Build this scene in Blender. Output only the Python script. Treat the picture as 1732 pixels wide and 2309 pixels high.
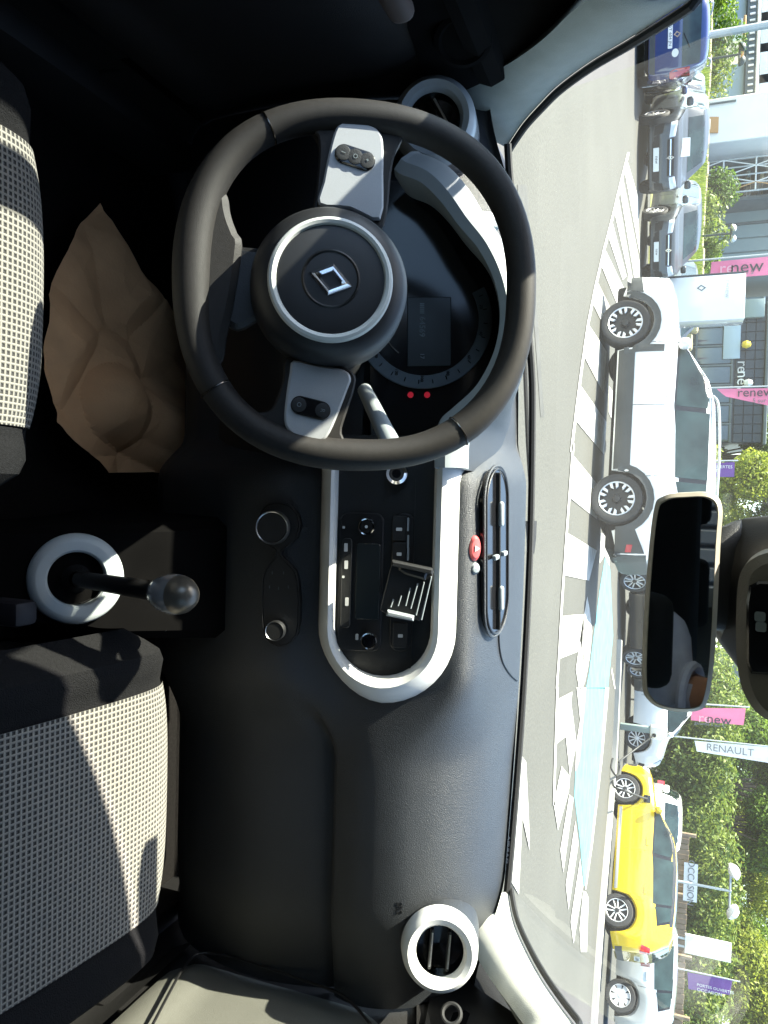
import bpy, bmesh, math, random
from mathutils import Vector, Matrix, noise
from mathutils.bvhtree import BVHTree
from mathutils.geometry import tessellate_polygon

for o in list(bpy.data.objects):
    bpy.data.objects.remove(o)
SC = bpy.context.scene
COL = SC.collection
PI = math.pi
rad = math.radians
random.seed(7)

# ------------------------------------------------------------------ camera
PITCH, YAW, ROLL, FPX = rad(20.98), rad(1.4), -0.034, 1730.0
CAM = Vector((-0.08, 0.0, 1.215))
FW = Vector((math.sin(YAW)*math.cos(PITCH), math.cos(YAW)*math.cos(PITCH), -math.sin(PITCH)))
_r0 = Vector((math.cos(YAW), -math.sin(YAW), 0)); _u0 = _r0.cross(FW)
RT = _r0*math.cos(ROLL) - _u0*math.sin(ROLL); UP = RT.cross(FW)
cd = bpy.data.cameras.new('camera'); cam = bpy.data.objects.new('camera', cd); COL.objects.link(cam)
cd.sensor_fit = 'VERTICAL'; cd.sensor_height = 36.0; cd.sensor_width = 27.0
cd.lens = 36.0*FPX/2309.0
cd.clip_start = 0.02; cd.clip_end = 600
# the photograph was taken with the phone turned on its side: picture right = up, picture up = left
cx, cy, cz = UP, -RT, -FW
cam.matrix_world = Matrix(((cx.x, cy.x, cz.x, CAM.x), (cx.y, cy.y, cz.y, CAM.y), (cx.z, cy.z, cz.z, CAM.z), (0, 0, 0, 1)))
SC.camera = cam

# ------------------------------------------------------------------ light
SUN_EL, SUN_AZ = rad(52.5), rad(-80)      # azimuth from straight ahead (+Y), negative = to the left
SUN_DIR = Vector((math.sin(SUN_AZ)*math.cos(SUN_EL), math.cos(SUN_AZ)*math.cos(SUN_EL), math.sin(SUN_EL)))
w = bpy.data.worlds.new('World'); SC.world = w; w.use_nodes = True
nt = w.node_tree; nt.nodes.clear()
sky = nt.nodes.new('ShaderNodeTexSky'); sky.sky_type = 'NISHITA'; sky.sun_disc = False
sky.sun_elevation = SUN_EL; sky.sun_rotation = SUN_AZ; sky.air_density = 1.0; sky.dust_density = 1.2; sky.ozone_density = 1.0
bg = nt.nodes.new('ShaderNodeBackground'); bg.inputs[1].default_value = 0.15
wo = nt.nodes.new('ShaderNodeOutputWorld')
nt.links.new(sky.outputs[0], bg.inputs[0]); nt.links.new(bg.outputs[0], wo.inputs[0])
sd = bpy.data.lights.new('sun', 'SUN'); sd.energy = 5.0; sd.angle = rad(0.53); sd.color = (1.0, 0.94, 0.84)
so = bpy.data.objects.new('sun', sd); COL.objects.link(so)
so.rotation_euler = (-SUN_DIR).to_track_quat('-Z', 'Y').to_euler(); so.location = SUN_DIR*60
vs = SC.view_settings; vs.view_transform = 'Standard'; vs.look = 'None'; vs.exposure = 2.25; vs.gamma = 1.0
vs.use_curve_mapping = False
SC.cycles.max_bounces = 10; SC.cycles.diffuse_bounces = 5; SC.cycles.glossy_bounces = 5
SC.cycles.transparent_max_bounces = 16; SC.cycles.use_denoising = True
SC.cycles.sample_clamp_indirect = 6.0; SC.cycles.caustics_reflective = False; SC.cycles.caustics_refractive = False

# ------------------------------------------------------------------ survey helpers: a sight line cut with a real plane
KD = 1.044
def ray(x, y): return FW + RT*((y*KD-1154.5)/FPX) + UP*((x*KD-866.0)/FPX)
def aty(x, y, Y): r = ray(x, y); return CAM + r*((Y-CAM.y)/r.y)
def atz(x, y, Z): r = ray(x, y); return CAM + r*((Z-CAM.z)/r.z)
def atx(x, y, X): r = ray(x, y); return CAM + r*((X-CAM.x)/r.x)
def atp(x, y, p, n): r = ray(x, y); return CAM + r*((Vector(p)-CAM).dot(n)/r.dot(n))

# ------------------------------------------------------------------ materials
MATS = {}
def mat(name, c, rough=0.5, metal=0.0, spec=0.5, var=0.0, vscale=20.0, bump=0.0, bscale=300.0, coat=0.0,
        emit=None, estr=0.0, c2=None, detail=4.0, sheen=0.0, rvar=0.0, flake=0.0):
    m = bpy.data.materials.new(name); m.use_nodes = True
    n, l = m.node_tree.nodes, m.node_tree.links
    b = n['Principled BSDF']
    b.inputs['Base Color'].default_value = (*c, 1); b.inputs['Roughness'].default_value = rough
    b.inputs['Metallic'].default_value = metal; b.inputs['Specular IOR Level'].default_value = spec
    b.inputs['Coat Weight'].default_value = coat; b.inputs['Coat Roughness'].default_value = 0.04
    b.inputs['Sheen Weight'].default_value = sheen
    if emit: b.inputs['Emission Color'].default_value = (*emit, 1); b.inputs['Emission Strength'].default_value = estr
    tc = n.new('ShaderNodeTexCoord')
    if var > 0 or c2:
        t = n.new('ShaderNodeTexNoise'); t.inputs['Scale'].default_value = vscale; t.inputs['Detail'].default_value = detail
        l.new(tc.outputs['Object'], t.inputs['Vector'])
        r = n.new('ShaderNodeValToRGB'); r.color_ramp.elements[0].position = 0.32; r.color_ramp.elements[1].position = 0.7
        d = c2 if c2 else tuple(max(0, x*(1-var)) for x in c)
        e = c if c2 else tuple(min(1, x*(1+var)) for x in c)
        r.color_ramp.elements[0].color = (*d, 1); r.color_ramp.elements[1].color = (*e, 1)
        l.new(t.outputs['Fac'], r.inputs['Fac']); l.new(r.outputs['Color'], b.inputs['Base Color'])
    if rvar > 0:
        t3 = n.new('ShaderNodeTexNoise'); t3.inputs['Scale'].default_value = vscale*0.7; t3.inputs['Detail'].default_value = 6
        l.new(tc.outputs['Object'], t3.inputs['Vector'])
        mr = n.new('ShaderNodeMapRange'); mr.inputs[3].default_value = max(0, rough-rvar); mr.inputs[4].default_value = rough+rvar
        l.new(t3.outputs['Fac'], mr.inputs[0]); l.new(mr.outputs[0], b.inputs['Roughness'])
    if bump > 0:
        t2 = n.new('ShaderNodeTexNoise'); t2.inputs['Scale'].default_value = bscale; t2.inputs['Detail'].default_value = 3
        l.new(tc.outputs['Object'], t2.inputs['Vector'])
        bp = n.new('ShaderNodeBump'); bp.inputs['Strength'].default_value = bump; bp.inputs['Distance'].default_value = 0.002
        l.new(t2.outputs['Fac'], bp.inputs['Height']); l.new(bp.outputs[0], b.inputs['Normal'])
    MATS[name] = m
    return m

def glass_mat(name, tint, refl=1.0, rough=0.0, base=0.045, dust=0.0):
    """clear sheet: transparent, with a real fresnel-like mirror reflection on top"""
    m = bpy.data.materials.new(name); m.use_nodes = True
    n, l = m.node_tree.nodes, m.node_tree.links; n.clear()
    out = n.new('ShaderNodeOutputMaterial'); tr = n.new('ShaderNodeBsdfTransparent'); gl = n.new('ShaderNodeBsdfGlossy')
    tr.inputs[0].default_value = (*tint, 1); gl.inputs['Roughness'].default_value = rough
    ge = n.new('ShaderNodeNewGeometry'); dt = n.new('ShaderNodeVectorMath'); dt.operation = 'DOT_PRODUCT'
    l.new(ge.outputs['Incoming'], dt.inputs[0]); l.new(ge.outputs['Normal'], dt.inputs[1])
    def M(op, a, b=None):
        q = n.new('ShaderNodeMath'); q.operation = op
        for i, x in enumerate((a, b)):
            if x is None: continue
            if isinstance(x, (int, float)): q.inputs[i].default_value = x
            else: l.new(x, q.inputs[i])
        return q.outputs[0]
    ca = M('ABSOLUTE', dt.outputs['Value']); sc = M('POWER', M('SUBTRACT', 1.0, ca), 5.0)   # Schlick, same from both sides
    fr = M('MULTIPLY', M('ADD', M('MULTIPLY', sc, 1.0-base), base), refl)
    mx = n.new('ShaderNodeMixShader')
    l.new(fr, mx.inputs[0]); l.new(tr.outputs[0], mx.inputs[1]); l.new(gl.outputs[0], mx.inputs[2])
    last = mx.outputs[0]
    if dust > 0:      # fine dust on the sheet scatters a little of the sunlight
        tl = n.new('ShaderNodeBsdfTranslucent'); tl.inputs[0].default_value = (.95, .93, .82, 1)
        tc = n.new('ShaderNodeTexCoord'); nz = n.new('ShaderNodeTexNoise'); nz.inputs['Scale'].default_value = 5; nz.inputs['Detail'].default_value = 8
        l.new(tc.outputs['Object'], nz.inputs['Vector']); mr = n.new('ShaderNodeMapRange'); mr.inputs[1].default_value = .3; mr.inputs[2].default_value = .75
        mr.inputs[3].default_value = dust*.7; mr.inputs[4].default_value = dust*1.5; l.new(nz.outputs['Fac'], mr.inputs[0])
        m2 = n.new('ShaderNodeMixShader'); l.new(mr.outputs[0], m2.inputs[0]); l.new(last, m2.inputs[1]); l.new(tl.outputs[0], m2.inputs[2]); last = m2.outputs[0]
    l.new(last, out.inputs[0]); MATS[name] = m
    return m

def weave_mat(name, light, dark, pitch):
    """two-tone basket weave of the seat centres"""
    m = bpy.data.materials.new(name); m.use_nodes = True
    n, l = m.node_tree.nodes, m.node_tree.links; b = n['Principled BSDF']; b.inputs['Roughness'].default_value = 0.9
    b.inputs['Specular IOR Level'].default_value = 0.15; b.inputs['Sheen Weight'].default_value = 0.15
    tc = n.new('ShaderNodeTexCoord'); sp = n.new('ShaderNodeSeparateXYZ'); l.new(tc.outputs['UV'], sp.inputs[0])
    def wave(axis, ph):
        a = n.new('ShaderNodeMath'); a.operation = 'MULTIPLY_ADD'; a.inputs[1].default_value = 2*PI/pitch; a.inputs[2].default_value = ph
        s = n.new('ShaderNodeMath'); s.operation = 'SINE'
        l.new(sp.outputs[axis], a.inputs[0]); l.new(a.outputs[0], s.inputs[0]); return s
    sx, sy = wave(0, 0.0), wave(1, 0.0)
    mn = n.new('ShaderNodeMath'); mn.operation = 'MINIMUM'; l.new(sx.outputs[0], mn.inputs[0]); l.new(sy.outputs[0], mn.inputs[1])
    nz = n.new('ShaderNodeTexNoise'); nz.inputs['Scale'].default_value = 900; l.new(tc.outputs['UV'], nz.inputs['Vector'])
    ad = n.new('ShaderNodeMath'); ad.operation = 'MULTIPLY_ADD'; ad.inputs[1].default_value = 0.3; l.new(nz.outputs['Fac'], ad.inputs[0]); l.new(mn.outputs[0], ad.inputs[2])
    a4 = n.new('ShaderNodeMath'); a4.operation = 'ADD'; a4.inputs[1].default_value = 0.45; l.new(ad.outputs[0], a4.inputs[0]); ad = a4
    r = n.new('ShaderNodeValToRGB'); r.color_ramp.elements[0].position = 0.12; r.color_ramp.elements[1].position = 0.42
    r.color_ramp.elements[0].color = (*light, 1); r.color_ramp.elements[1].color = (*dark, 1)
    l.new(ad.outputs[0], r.inputs['Fac']); l.new(r.outputs['Color'], b.inputs['Base Color'])
    bp = n.new('ShaderNodeBump'); bp.inputs['Strength'].default_value = 0.6; bp.inputs['Distance'].default_value = 0.002; bp.invert = True
    l.new(mn.outputs[0], bp.inputs['Height']); l.new(bp.outputs[0], b.inputs['Normal'])
    MATS[name] = m
    return m

# ------------------------------------------------------------------ mesh builder
class MB:
    def __init__(s): s.v = []; s.f = []; s.uv = None
    def add(s, vs, fs):
        k = len(s.v); s.v += [Vector(p) for p in vs]; s.f += [tuple(i+k for i in f) for f in fs]; return s
    def merge(s, o, M=None):
        return s.add([(M @ p) if M else p for p in o.v], o.f)
    def xf(s, M): s.v = [M @ p for p in s.v]; return s
    def box(s, c, d, M=None):
        x, y, z = (t/2 for t in d); c = Vector(c)
        vs = [Vector((i*x, j*y, k*z)) for k in (-1, 1) for j in (-1, 1) for i in (-1, 1)]
        vs = [c + ((M @ p) if M else p) for p in vs]
        return s.add(vs, [(0, 2, 3, 1), (4, 5, 7, 6), (0, 1, 5, 4), (2, 6, 7, 3), (0, 4, 6, 2), (1, 3, 7, 5)])
    def rbox(s, c, d, r=0.005, seg=2, M=None):
        bm = bmesh.new(); bmesh.ops.create_cube(bm, size=1.0)
        for v in bm.verts: v.co = Vector((v.co.x*d[0], v.co.y*d[1], v.co.z*d[2]))
        r = min(r, 0.49*min(d))
        bmesh.ops.bevel(bm, geom=list(bm.edges), offset=r, segments=seg, affect='EDGES', profile=0.5)
        c = Vector(c); bm.verts.index_update()
        vs = [c + ((M @ v.co) if M else v.co) for v in bm.verts]; fs = [tuple(v.index for v in f.verts) for f in bm.faces]
        bm.free(); return s.add(vs, fs)
    def tube(s, path, r, n=10, closed=False, cap=True, up=None, sy=1.0):
        P = [Vector(p) for p in path]; N = len(P)
        rr = r if callable(r) else (lambda t: r)
        prev = None; rings = []
        for i in range(N):
            if closed: t = P[(i+1) % N] - P[i-1]
            else: t = P[min(i+1, N-1)] - P[max(i-1, 0)]
            t.normalize()
            if prev is None:
                a = Vector(up) if up else (Vector((0, 0, 1)) if abs(t.z) < 0.9 else Vector((1, 0, 0)))
            else: a = prev
            a = (a - t*a.dot(t)).normalized(); prev = a; b = t.cross(a)
            q = rr(i/(N-1 if not closed else N))
            rings.append([P[i] + (a*math.cos(2*PI*k/n)*sy + b*math.sin(2*PI*k/n))*q for k in range(n)])
        vs = [p for R in rings for p in R]; fs = []
        for i in range(N if closed else N-1):
            j = (i+1) % N
            for k in range(n): fs.append((i*n+k, i*n+(k+1) % n, j*n+(k+1) % n, j*n+k))
        if not closed and cap: fs += [tuple(range(n-1, -1, -1)), tuple((N-1)*n+k for k in range(n))]
        return s.add(vs, fs)
    def lathe(s, prof, n=32, M=None, a0=0.0, a1=2*PI):
        """prof: (radius, height) about local Z"""
        full = abs(a1-a0-2*PI) < 1e-6; m = n if full else n+1
        vs = []; 
        for i in range(m):
            a = a0+(a1-a0)*i/n
            for (r, h) in prof: 
                p = Vector((r*math.cos(a), r*math.sin(a), h)); vs.append((M @ p) if M else p)
        L = len(prof); fs = []
        for i in range(n):
            j = (i+1) % m
            for k in range(L-1): fs.append((i*L+k, j*L+k, j*L+k+1, i*L+k+1))
        return s.add(vs, fs)
    def grid(s, fn, nu, nv, flip=False):
        vs = [fn(i/nu, j/nv) for i in range(nu+1) for j in range(nv+1)]; fs = []
        for i in range(nu):
            for j in range(nv):
                a = i*(nv+1)+j; q = (a, a+nv+1, a+nv+2, a+1); fs.append(q[::-1] if flip else q)
        return s.add(vs, fs)
    def loft(s, rings, closed=True, cap=True):
        n = len(rings[0]); vs = [p for R in rings for p in R]; fs = []
        for i in range(len(rings)-1):
            for k in range(n if closed else n-1): fs.append((i*n+k, i*n+(k+1) % n, (i+1)*n+(k+1) % n, (i+1)*n+k))
        if cap and closed: fs += [tuple(range(n-1, -1, -1)), tuple((len(rings)-1)*n+k for k in range(n))]
        return s.add(vs, fs)
    def prism(s, poly, M, depth, bev=0.0):
        """2-D polygon in the XY of frame M, thickness along -Z, optional chamfer at the +Z face"""
        n = len(poly); P = [Vector((p[0], p[1], 0)) for p in poly]
        c = sum(P, Vector())/n
        def inset(d): 
            out = []
            for i in range(n):
                a, b, e = P[i-1], P[i], P[(i+1) % n]
                t1 = (b-a).normalized(); t2 = (e-b).normalized(); n1 = Vector((-t1.y, t1.x, 0)); n2 = Vector((-t2.y, t2.x, 0))
                q = (n1+n2); q = q.normalized()/max(0.5, math.sqrt((1+n1.dot(n2))/2)) if q.length > 1e-6 else n1
                out.append(b+q*d)
            return out
        area = sum(P[i-1].x*P[i].y-P[i].x*P[i-1].y for i in range(n))
        sg = 1 if area > 0 else -1
        rings = [[p+Vector((0, 0, -depth)) for p in P], [p+Vector((0, 0, -bev)) for p in P]]
        if bev > 0: rings.append([p for p in inset(bev*sg)])
        vs = [M @ p for R in rings for p in R]; fs = []
        for i in range(len(rings)-1):
            for k in range(n):
                q = (i*n+k, i*n+(k+1) % n, (i+1)*n+(k+1) % n, (i+1)*n+k); fs.append(q if sg > 0 else q[::-1])
        k0 = (len(rings)-1)*n
        for t in tessellate_polygon([rings[-1]]): fs.append(tuple(k0+i for i in t))
        for t in tessellate_polygon([rings[0]]): fs.append(tuple(reversed(t)))
        return s.add(vs, fs)

ROOTM = {}
def link_mesh(name, mb, m, smooth=True, ang=35, recalc=True):
    me = bpy.data.meshes.new(name)
    me.from_pydata([tuple(p) for p in mb.v], [], mb.f)
    if recalc:
        bm = bmesh.new(); bm.from_mesh(me); bmesh.ops.recalc_face_normals(bm, faces=list(bm.faces)); bm.to_mesh(me); bm.free()
    if smooth:
        me.polygons.foreach_set('use_smooth', [True]*len(me.polygons)); me.set_sharp_from_angle(angle=rad(ang))
    me.materials.append(m if not isinstance(m, str) else MATS[m])
    if mb.uv is not None:
        ul = me.uv_layers.new(name='UVMap')
        for lp in me.loops: ul.data[lp.index].uv = mb.uv[lp.vertex_index]
    me.update()
    o = bpy.data.objects.new(name, me); COL.objects.link(o)
    return o

def thing(name, label, cat, loc=(0, 0, 0), rotz=0.0, group=None):
    o = bpy.data.objects.new(name, None); COL.objects.link(o); o.empty_display_size = 0.2
    o.location = loc; o.rotation_euler = (0, 0, rotz)
    o['label'] = label; o['category'] = cat
    if group: o['group'] = group
    ROOTM[o.name] = Matrix.Translation(Vector(loc)) @ Matrix.Rotation(rotz, 4, 'Z')
    return o

def part(name, mb, m, parent, world=True, smooth=True, ang=35, label=None, kind=None):
    """one mesh under a thing (or under a part of it); world=True: the builder holds world coordinates"""
    R = ROOTM[parent.name]
    if world:
        I = R.inverted(); mb.v = [I @ p for p in mb.v]
    o = link_mesh(name, mb, m, smooth, ang); o.parent = parent; ROOTM[o.name] = R
    if label: o['label'] = label
    if kind: o['kind'] = kind
    return o

def single(name, mb, m, label, cat, loc=None, group=None, kind=None, smooth=True, ang=35):
    """a thing that is one mesh"""
    if loc is None: loc = Vector((sum(p.x for p in mb.v)/len(mb.v), sum(p.y for p in mb.v)/len(mb.v), min(p.z for p in mb.v)))
    loc = Vector(loc); mb.v = [p-loc for p in mb.v]
    o = link_mesh(name, mb, m, smooth, ang); o.location = loc
    if label: o['label'] = label
    if cat: o['category'] = cat
    if group: o['group'] = group
    if kind: o['kind'] = kind
    ROOTM[o.name] = Matrix.Translation(loc)
    return o

def struct(name, mb, m, smooth=True):
    o = link_mesh(name, mb, m, smooth); o['kind'] = 'structure'; ROOTM[o.name] = Matrix.Identity(4); return o

def frame(o, z, up=(0, 0, 1)):
    """matrix at o whose Z axis is z and whose Y axis leans to up"""
    z = Vector(z).normalized(); y = Vector(up); y = (y - z*y.dot(z)).normalized(); x = y.cross(z)
    return Matrix(((x.x, y.x, z.x, o[0]), (x.y, y.y, z.y, o[1]), (x.z, y.z, z.z, o[2]), (0, 0, 0, 1)))

def text_mb(s, size, M, depth=0.001, align='CENTER', xs=1.0):
    cu = bpy.data.curves.new('t', 'FONT'); cu.body = s; cu.size = size; cu.align_x = align; cu.align_y = 'CENTER'; cu.extrude = depth
    cu.resolution_u = 3
    o = bpy.data.objects.new('t', cu); me = o.to_mesh()
    mb = MB().add([M @ Vector((v.co.x*xs, v.co.y, v.co.z)) for v in me.vertices], [tuple(p.vertices) for p in me.polygons])
    o.to_mesh_clear(); bpy.data.objects.remove(o); bpy.data.curves.remove(cu)
    return mb

def smoothstep(a, b, x):
    t = max(0.0, min(1.0, (x-a)/(b-a))); return t*t*(3-2*t)
def lerp(a, b, t): return a+(b-a)*t
def interp(tab, x):
    """piecewise smooth table lookup of (x, value)"""
    if x <= tab[0][0]: return tab[0][1]
    for (x0, v0), (x1, v1) in zip(tab, tab[1:]):
        if x <= x1:
            t = (x-x0)/(x1-x0); return v0+(v1-v0)*t
    return tab[-1][1]
def catmull(P, n=8, closed=False):
    P = [Vector(p) for p in P]; out = []; N = len(P)
    for i in range(N if closed else N-1):
        a, b, c, d = (P[(i-1) % N], P[i], P[(i+1) % N], P[(i+2) % N]) if closed else (P[max(i-1, 0)], P[i], P[i+1], P[min(i+2, N-1)])
        for k in range(n):
            t = k/n; out.append(0.5*((2*b)+(c-a)*t+(2*a-5*b+4*c-d)*t*t+(3*b-a-3*c+d)*t**3))
    if not closed: out.append(P[-1])
    return out
def rrect(wd, ht, r, n=5, cx=0.0, cy=0.0):
    r = min(r, wd/2-1e-5, ht/2-1e-5); out = []
    for (sx, sy, a) in ((1, 1, 0), (-1, 1, PI/2), (-1, -1, PI), (1, -1, 1.5*PI)):
        for k in range(n+1):
            t = a+PI/2*k/n; out.append((cx+sx*(wd/2-r)+r*math.cos(t), cy+sy*(ht/2-r)+r*math.sin(t)))
    return out
def circle(r, n=24, cx=0, cy=0): return [(cx+r*math.cos(2*PI*k/n), cy+r*math.sin(2*PI*k/n)) for k in range(n)]
def ring_mb(M, R, r, n=48, m=10, sy=1.0):
    return MB().tube([M @ Vector((R*math.cos(2*PI*k/n), R*math.sin(2*PI*k/n), 0)) for k in range(n)], r, m, closed=True, up=M.to_3x3() @ Vector((0, 0, 1)), sy=sy)
def bvh_of(mb): return BVHTree.FromPolygons([tuple(p) for p in mb.v], mb.f)

# ================================================================== materials of the cabin
mat('dash_plastic', (0.021, 0.0238, 0.0275), 0.43, spec=0.6, var=0.14, vscale=9, bump=0.6, bscale=900, rvar=0.06)
mat('black_plastic', (0.007, 0.007, 0.0075), 0.42, var=0.1, vscale=40, bump=0.2, bscale=700)
mat('panel_black', (0.010, 0.0105, 0.0105), 0.55, var=0.08, vscale=30, bump=0.2, bscale=900)
mat('gloss_black', (0.008, 0.008, 0.009), 0.12, rvar=0.05, vscale=30)
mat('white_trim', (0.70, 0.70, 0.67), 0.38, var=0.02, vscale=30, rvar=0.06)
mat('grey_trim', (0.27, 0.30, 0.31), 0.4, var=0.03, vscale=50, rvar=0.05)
mat('spoke_trim', (0.36, 0.37, 0.38), 0.38, var=0.06, vscale=1500, bump=0.12, bscale=1500)
mat('rim_leather', (0.019, 0.017, 0.0155), 0.6, spec=0.3, var=0.12, vscale=200, bump=0.2, bscale=1400)
mat('hub_plastic', (0.013, 0.0135, 0.015), 0.5, bump=0.08, bscale=1500, var=0.05)
mat('chrome', (0.75, 0.75, 0.76), 0.12, metal=1.0, rvar=0.05, vscale=50)
mat('dark_chrome', (0.16, 0.15, 0.14), 0.22, metal=1.0, rvar=0.08, vscale=50)
mat('satin_metal', (0.55, 0.56, 0.57), 0.3, metal=1.0)
mat('label_print', (0.62, 0.62, 0.60), 0.6)
mat('red_button', (0.65, 0.10, 0.10), 0.35, var=0.04)
mat('tell_tale', (0.30, 0.01, 0.02), 0.4, emit=(0.9, 0.02, 0.05), estr=0.05)
mat('lcd', (0.018, 0.024, 0.026), 0.25)
mat('lcd_digit', (0.16, 0.19, 0.20), 0.5)
mat('dial_ring', (0.075, 0.095, 0.11), 0.5, var=0.08, vscale=90)
mat('carpet', (0.008, 0.007, 0.0065), 0.95, spec=0.1, var=0.3, vscale=200, bump=1.0, bscale=600)
mat('seat_black', (0.007, 0.007, 0.0075), 0.9, spec=0.15, var=0.25, vscale=300, bump=0.8, bscale=700)
weave_mat('seat_weave', (0.215, 0.203, 0.175), (0.030, 0.029, 0.027), 0.0063)
mat('kraft_paper', (0.60, 0.345, 0.17), 0.8, spec=0.2, var=0.10, vscale=14, bump=0.25, bscale=260)
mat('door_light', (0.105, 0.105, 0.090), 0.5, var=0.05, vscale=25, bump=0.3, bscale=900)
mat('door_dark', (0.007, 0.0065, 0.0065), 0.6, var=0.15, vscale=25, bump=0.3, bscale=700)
mat('pillar_sunlit', (0.50, 0.50, 0.45), 0.75, var=0.05, vscale=60, bump=0.4, bscale=900)  # passenger side pillar trim, sunlight put into its paler colour
mat('pillar_shaded', (0.20, 0.22, 0.205), 0.7, var=0.06, vscale=40, bump=0.4, bscale=900)  # same trim on the driver side, shade put into its darker colour
mat('headliner', (0.10, 0.09, 0.075), 0.9, var=0.05, bump=0.4, bscale=700)
mat('mirror_frame', (0.15, 0.135, 0.11), 0.5, var=0.05, vscale=60, bump=0.2, bscale=500)
mat('mirror_beige', (0.42, 0.38, 0.31), 0.45, var=0.05, vscale=60)
mat('rubber', (0.010, 0.010, 0.010), 0.7, var=0.1)
mat('mirror_glass', (0.72, 0.74, 0.73), 0.015, metal=1.0)
mat('car_blue_paint', (0.05, 0.07, 0.10), 0.3, coat=0.8)
mat('skin', (0.36, 0.17, 0.105), 0.5, spec=0.35, var=0.08, vscale=30)
mat('shirt', (0.42, 0.40, 0.47), 0.85, var=0.08, vscale=30, bump=0.5, bscale=500)
mat('trousers', (0.03, 0.035, 0.05), 0.9, var=0.2, vscale=80)
mat('hair', (0.02, 0.014, 0.01), 0.6, bump=0.6, bscale=200)
glass_mat('windscreen_glass', (0.93, 0.965, 0.89), 1.0, dust=0.011)
glass_mat('tinted_glass', (0.16, 0.19, 0.17), 1.0)
glass_mat('dimming_glass', (0.34, 0.38, 0.35), 1.0)  # dense tint added to cut the daylight reaching the cabin
glass_mat('side_glass', (0.80, 0.86, 0.83), 1.0)

def zpt(q, ox, oy, s): return (q[0]/s+ox)/KD, (q[1]/s+oy)/KD      # enlarged crop -> survey units

# ================================================================== our car: shell
car = thing('car_body', 'small car seen from inside, its pale windscreen pillars framing the view', 'car', (0, 0, 0.30))
# dash top rear edge (also windscreen base)
def cowl(x): return 1.315-0.33*x*x
def cowlz(x): return 0.982-0.03*smoothstep(0.25, 0.62, abs(x)) if x < 0 else 0.982-0.004*x
# windscreen sheet
def ws(u, v):
    xb = lerp(-0.70, 0.66, u); t = v
    xt = lerp(-0.52, 0.50, u)
    x = lerp(xb, xt, t)
    yb = cowl(xb*0.9)+0.035; yt = 0.86-0.10*(xt/0.40)**2
    y = lerp(yb, yt, t) ; z = lerp(0.945, 1.40, t)
    bul = 0.020*math.sin(PI*t)
    return Vector((x, y+bul*0.7, z+bul))
mb = MB().grid(ws, 24, 16)
part('windscreen', mb, 'windscreen_glass', car)
# black seals following the two pillars
LS = [aty(*q, Y) for q, Y in zip([(1560, -60), (1487, 0), (1367, 78), (1274, 134), (1205, 185), (1164, 226), (1131, 263), (1108, 296), (1094, 319)], [.90, .87, .97, 1.05, 1.11, 1.15, 1.19, 1.22, 1.25])]
LI = [aty(*q, Y) for q, Y in zip([(1330, -60), (1269, 0), (1228, 32), (1182, 77), (1136, 113), (1089, 143), (1040, 165), (1000, 182), (960, 200)], [.77, .83, .87, .92, .97, 1.01, 1.05, 1.08, 1.12])]
RS = [aty(*q, Y) for q, Y in zip([(1310, 2290), (1240, 2212), (1180, 2130), (1140, 2060), (1110, 1990), (1098, 1925)], [.86, .94, 1.02, 1.09, 1.16, 1.22])]
RI = [aty(*q, Y) for q, Y in zip([(1180, 2290), (1130, 2212), (1085, 2150), (1050, 2100), (1020, 2050), (990, 1990)], [.86, .94, 1.0, 1.05, 1.1, 1.15])]
def extend(C, d): 
    return [C[0]+Vector(d)]+C
LS = extend(LS, (0.02, -0.01, 0.20)); LI = extend(extend(LI, (0.015, -0.065, 0.058)), (0.03, -0.13, 0.25)); LS = extend(LS, (0.01, -0.01, 0.02))  # unseen pillar tops, shaped to throw shade on wheel and console
RS = extend(RS, (-0.06, -0.26, 0.32)); RI = extend(RI, (-0.06, -0.26, 0.32))
def pillar(S, I, side, m):
    S = catmull(S, 6); I = catmull(I, 6)
    n = min(len(S), len(I)); rings = []
    for k in range(n):
        a = S[int(k*(len(S)-1)/(n-1))]; b = I[int(k*(len(I)-1)/(n-1))]
        out = Vector((side*0.05, 0.03, 0.02))
        mid = (a+b)/2 + Vector((-side*0.014, -0.012, 0.0))
        q1 = a*0.8+b*0.2+Vector((-side*0.009, -0.008, 0)); q2 = a*0.2+b*0.8+Vector((-side*0.010, -0.008, 0))
        rings.append([a+Vector((side*.016, -.004, -.010)), a, q1, mid, q2, b, b+out, (a+b)/2+out*1.0-Vector((0, .02, .03))])
    return part('pillar_trim', MB().loft(rings), m, car, ang=50)
pl = pillar(LS, LI, -1, 'pillar_shaded'); pr = pillar(RS, RI, 1, 'pillar_sunlit')
pl['label'] = 'windscreen pillar trim on the driver side, coloured darker as if in shade'; pr['label'] = 'windscreen pillar trim on the passenger side, coloured paler as if sunlit'
part('windscreen_seal', MB().tube([p+Vector((0.003, 0.006, 0.003)) for p in catmull(LS, 6)], 0.0058, 8), 'rubber', car)
part('windscreen_seal', MB().tube([p+Vector((-0.003, 0.006, 0.003)) for p in catmull(RS, 6)], 0.0042, 8), 'rubber', car)
part('windscreen_seal', MB().tube([Vector((x, cowl(x)+0.006, cowlz(x)-0.003)) for x in [(-0.63+1.19*k/40) for k in range(41)]], 0.006, 8), 'rubber', car)
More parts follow.
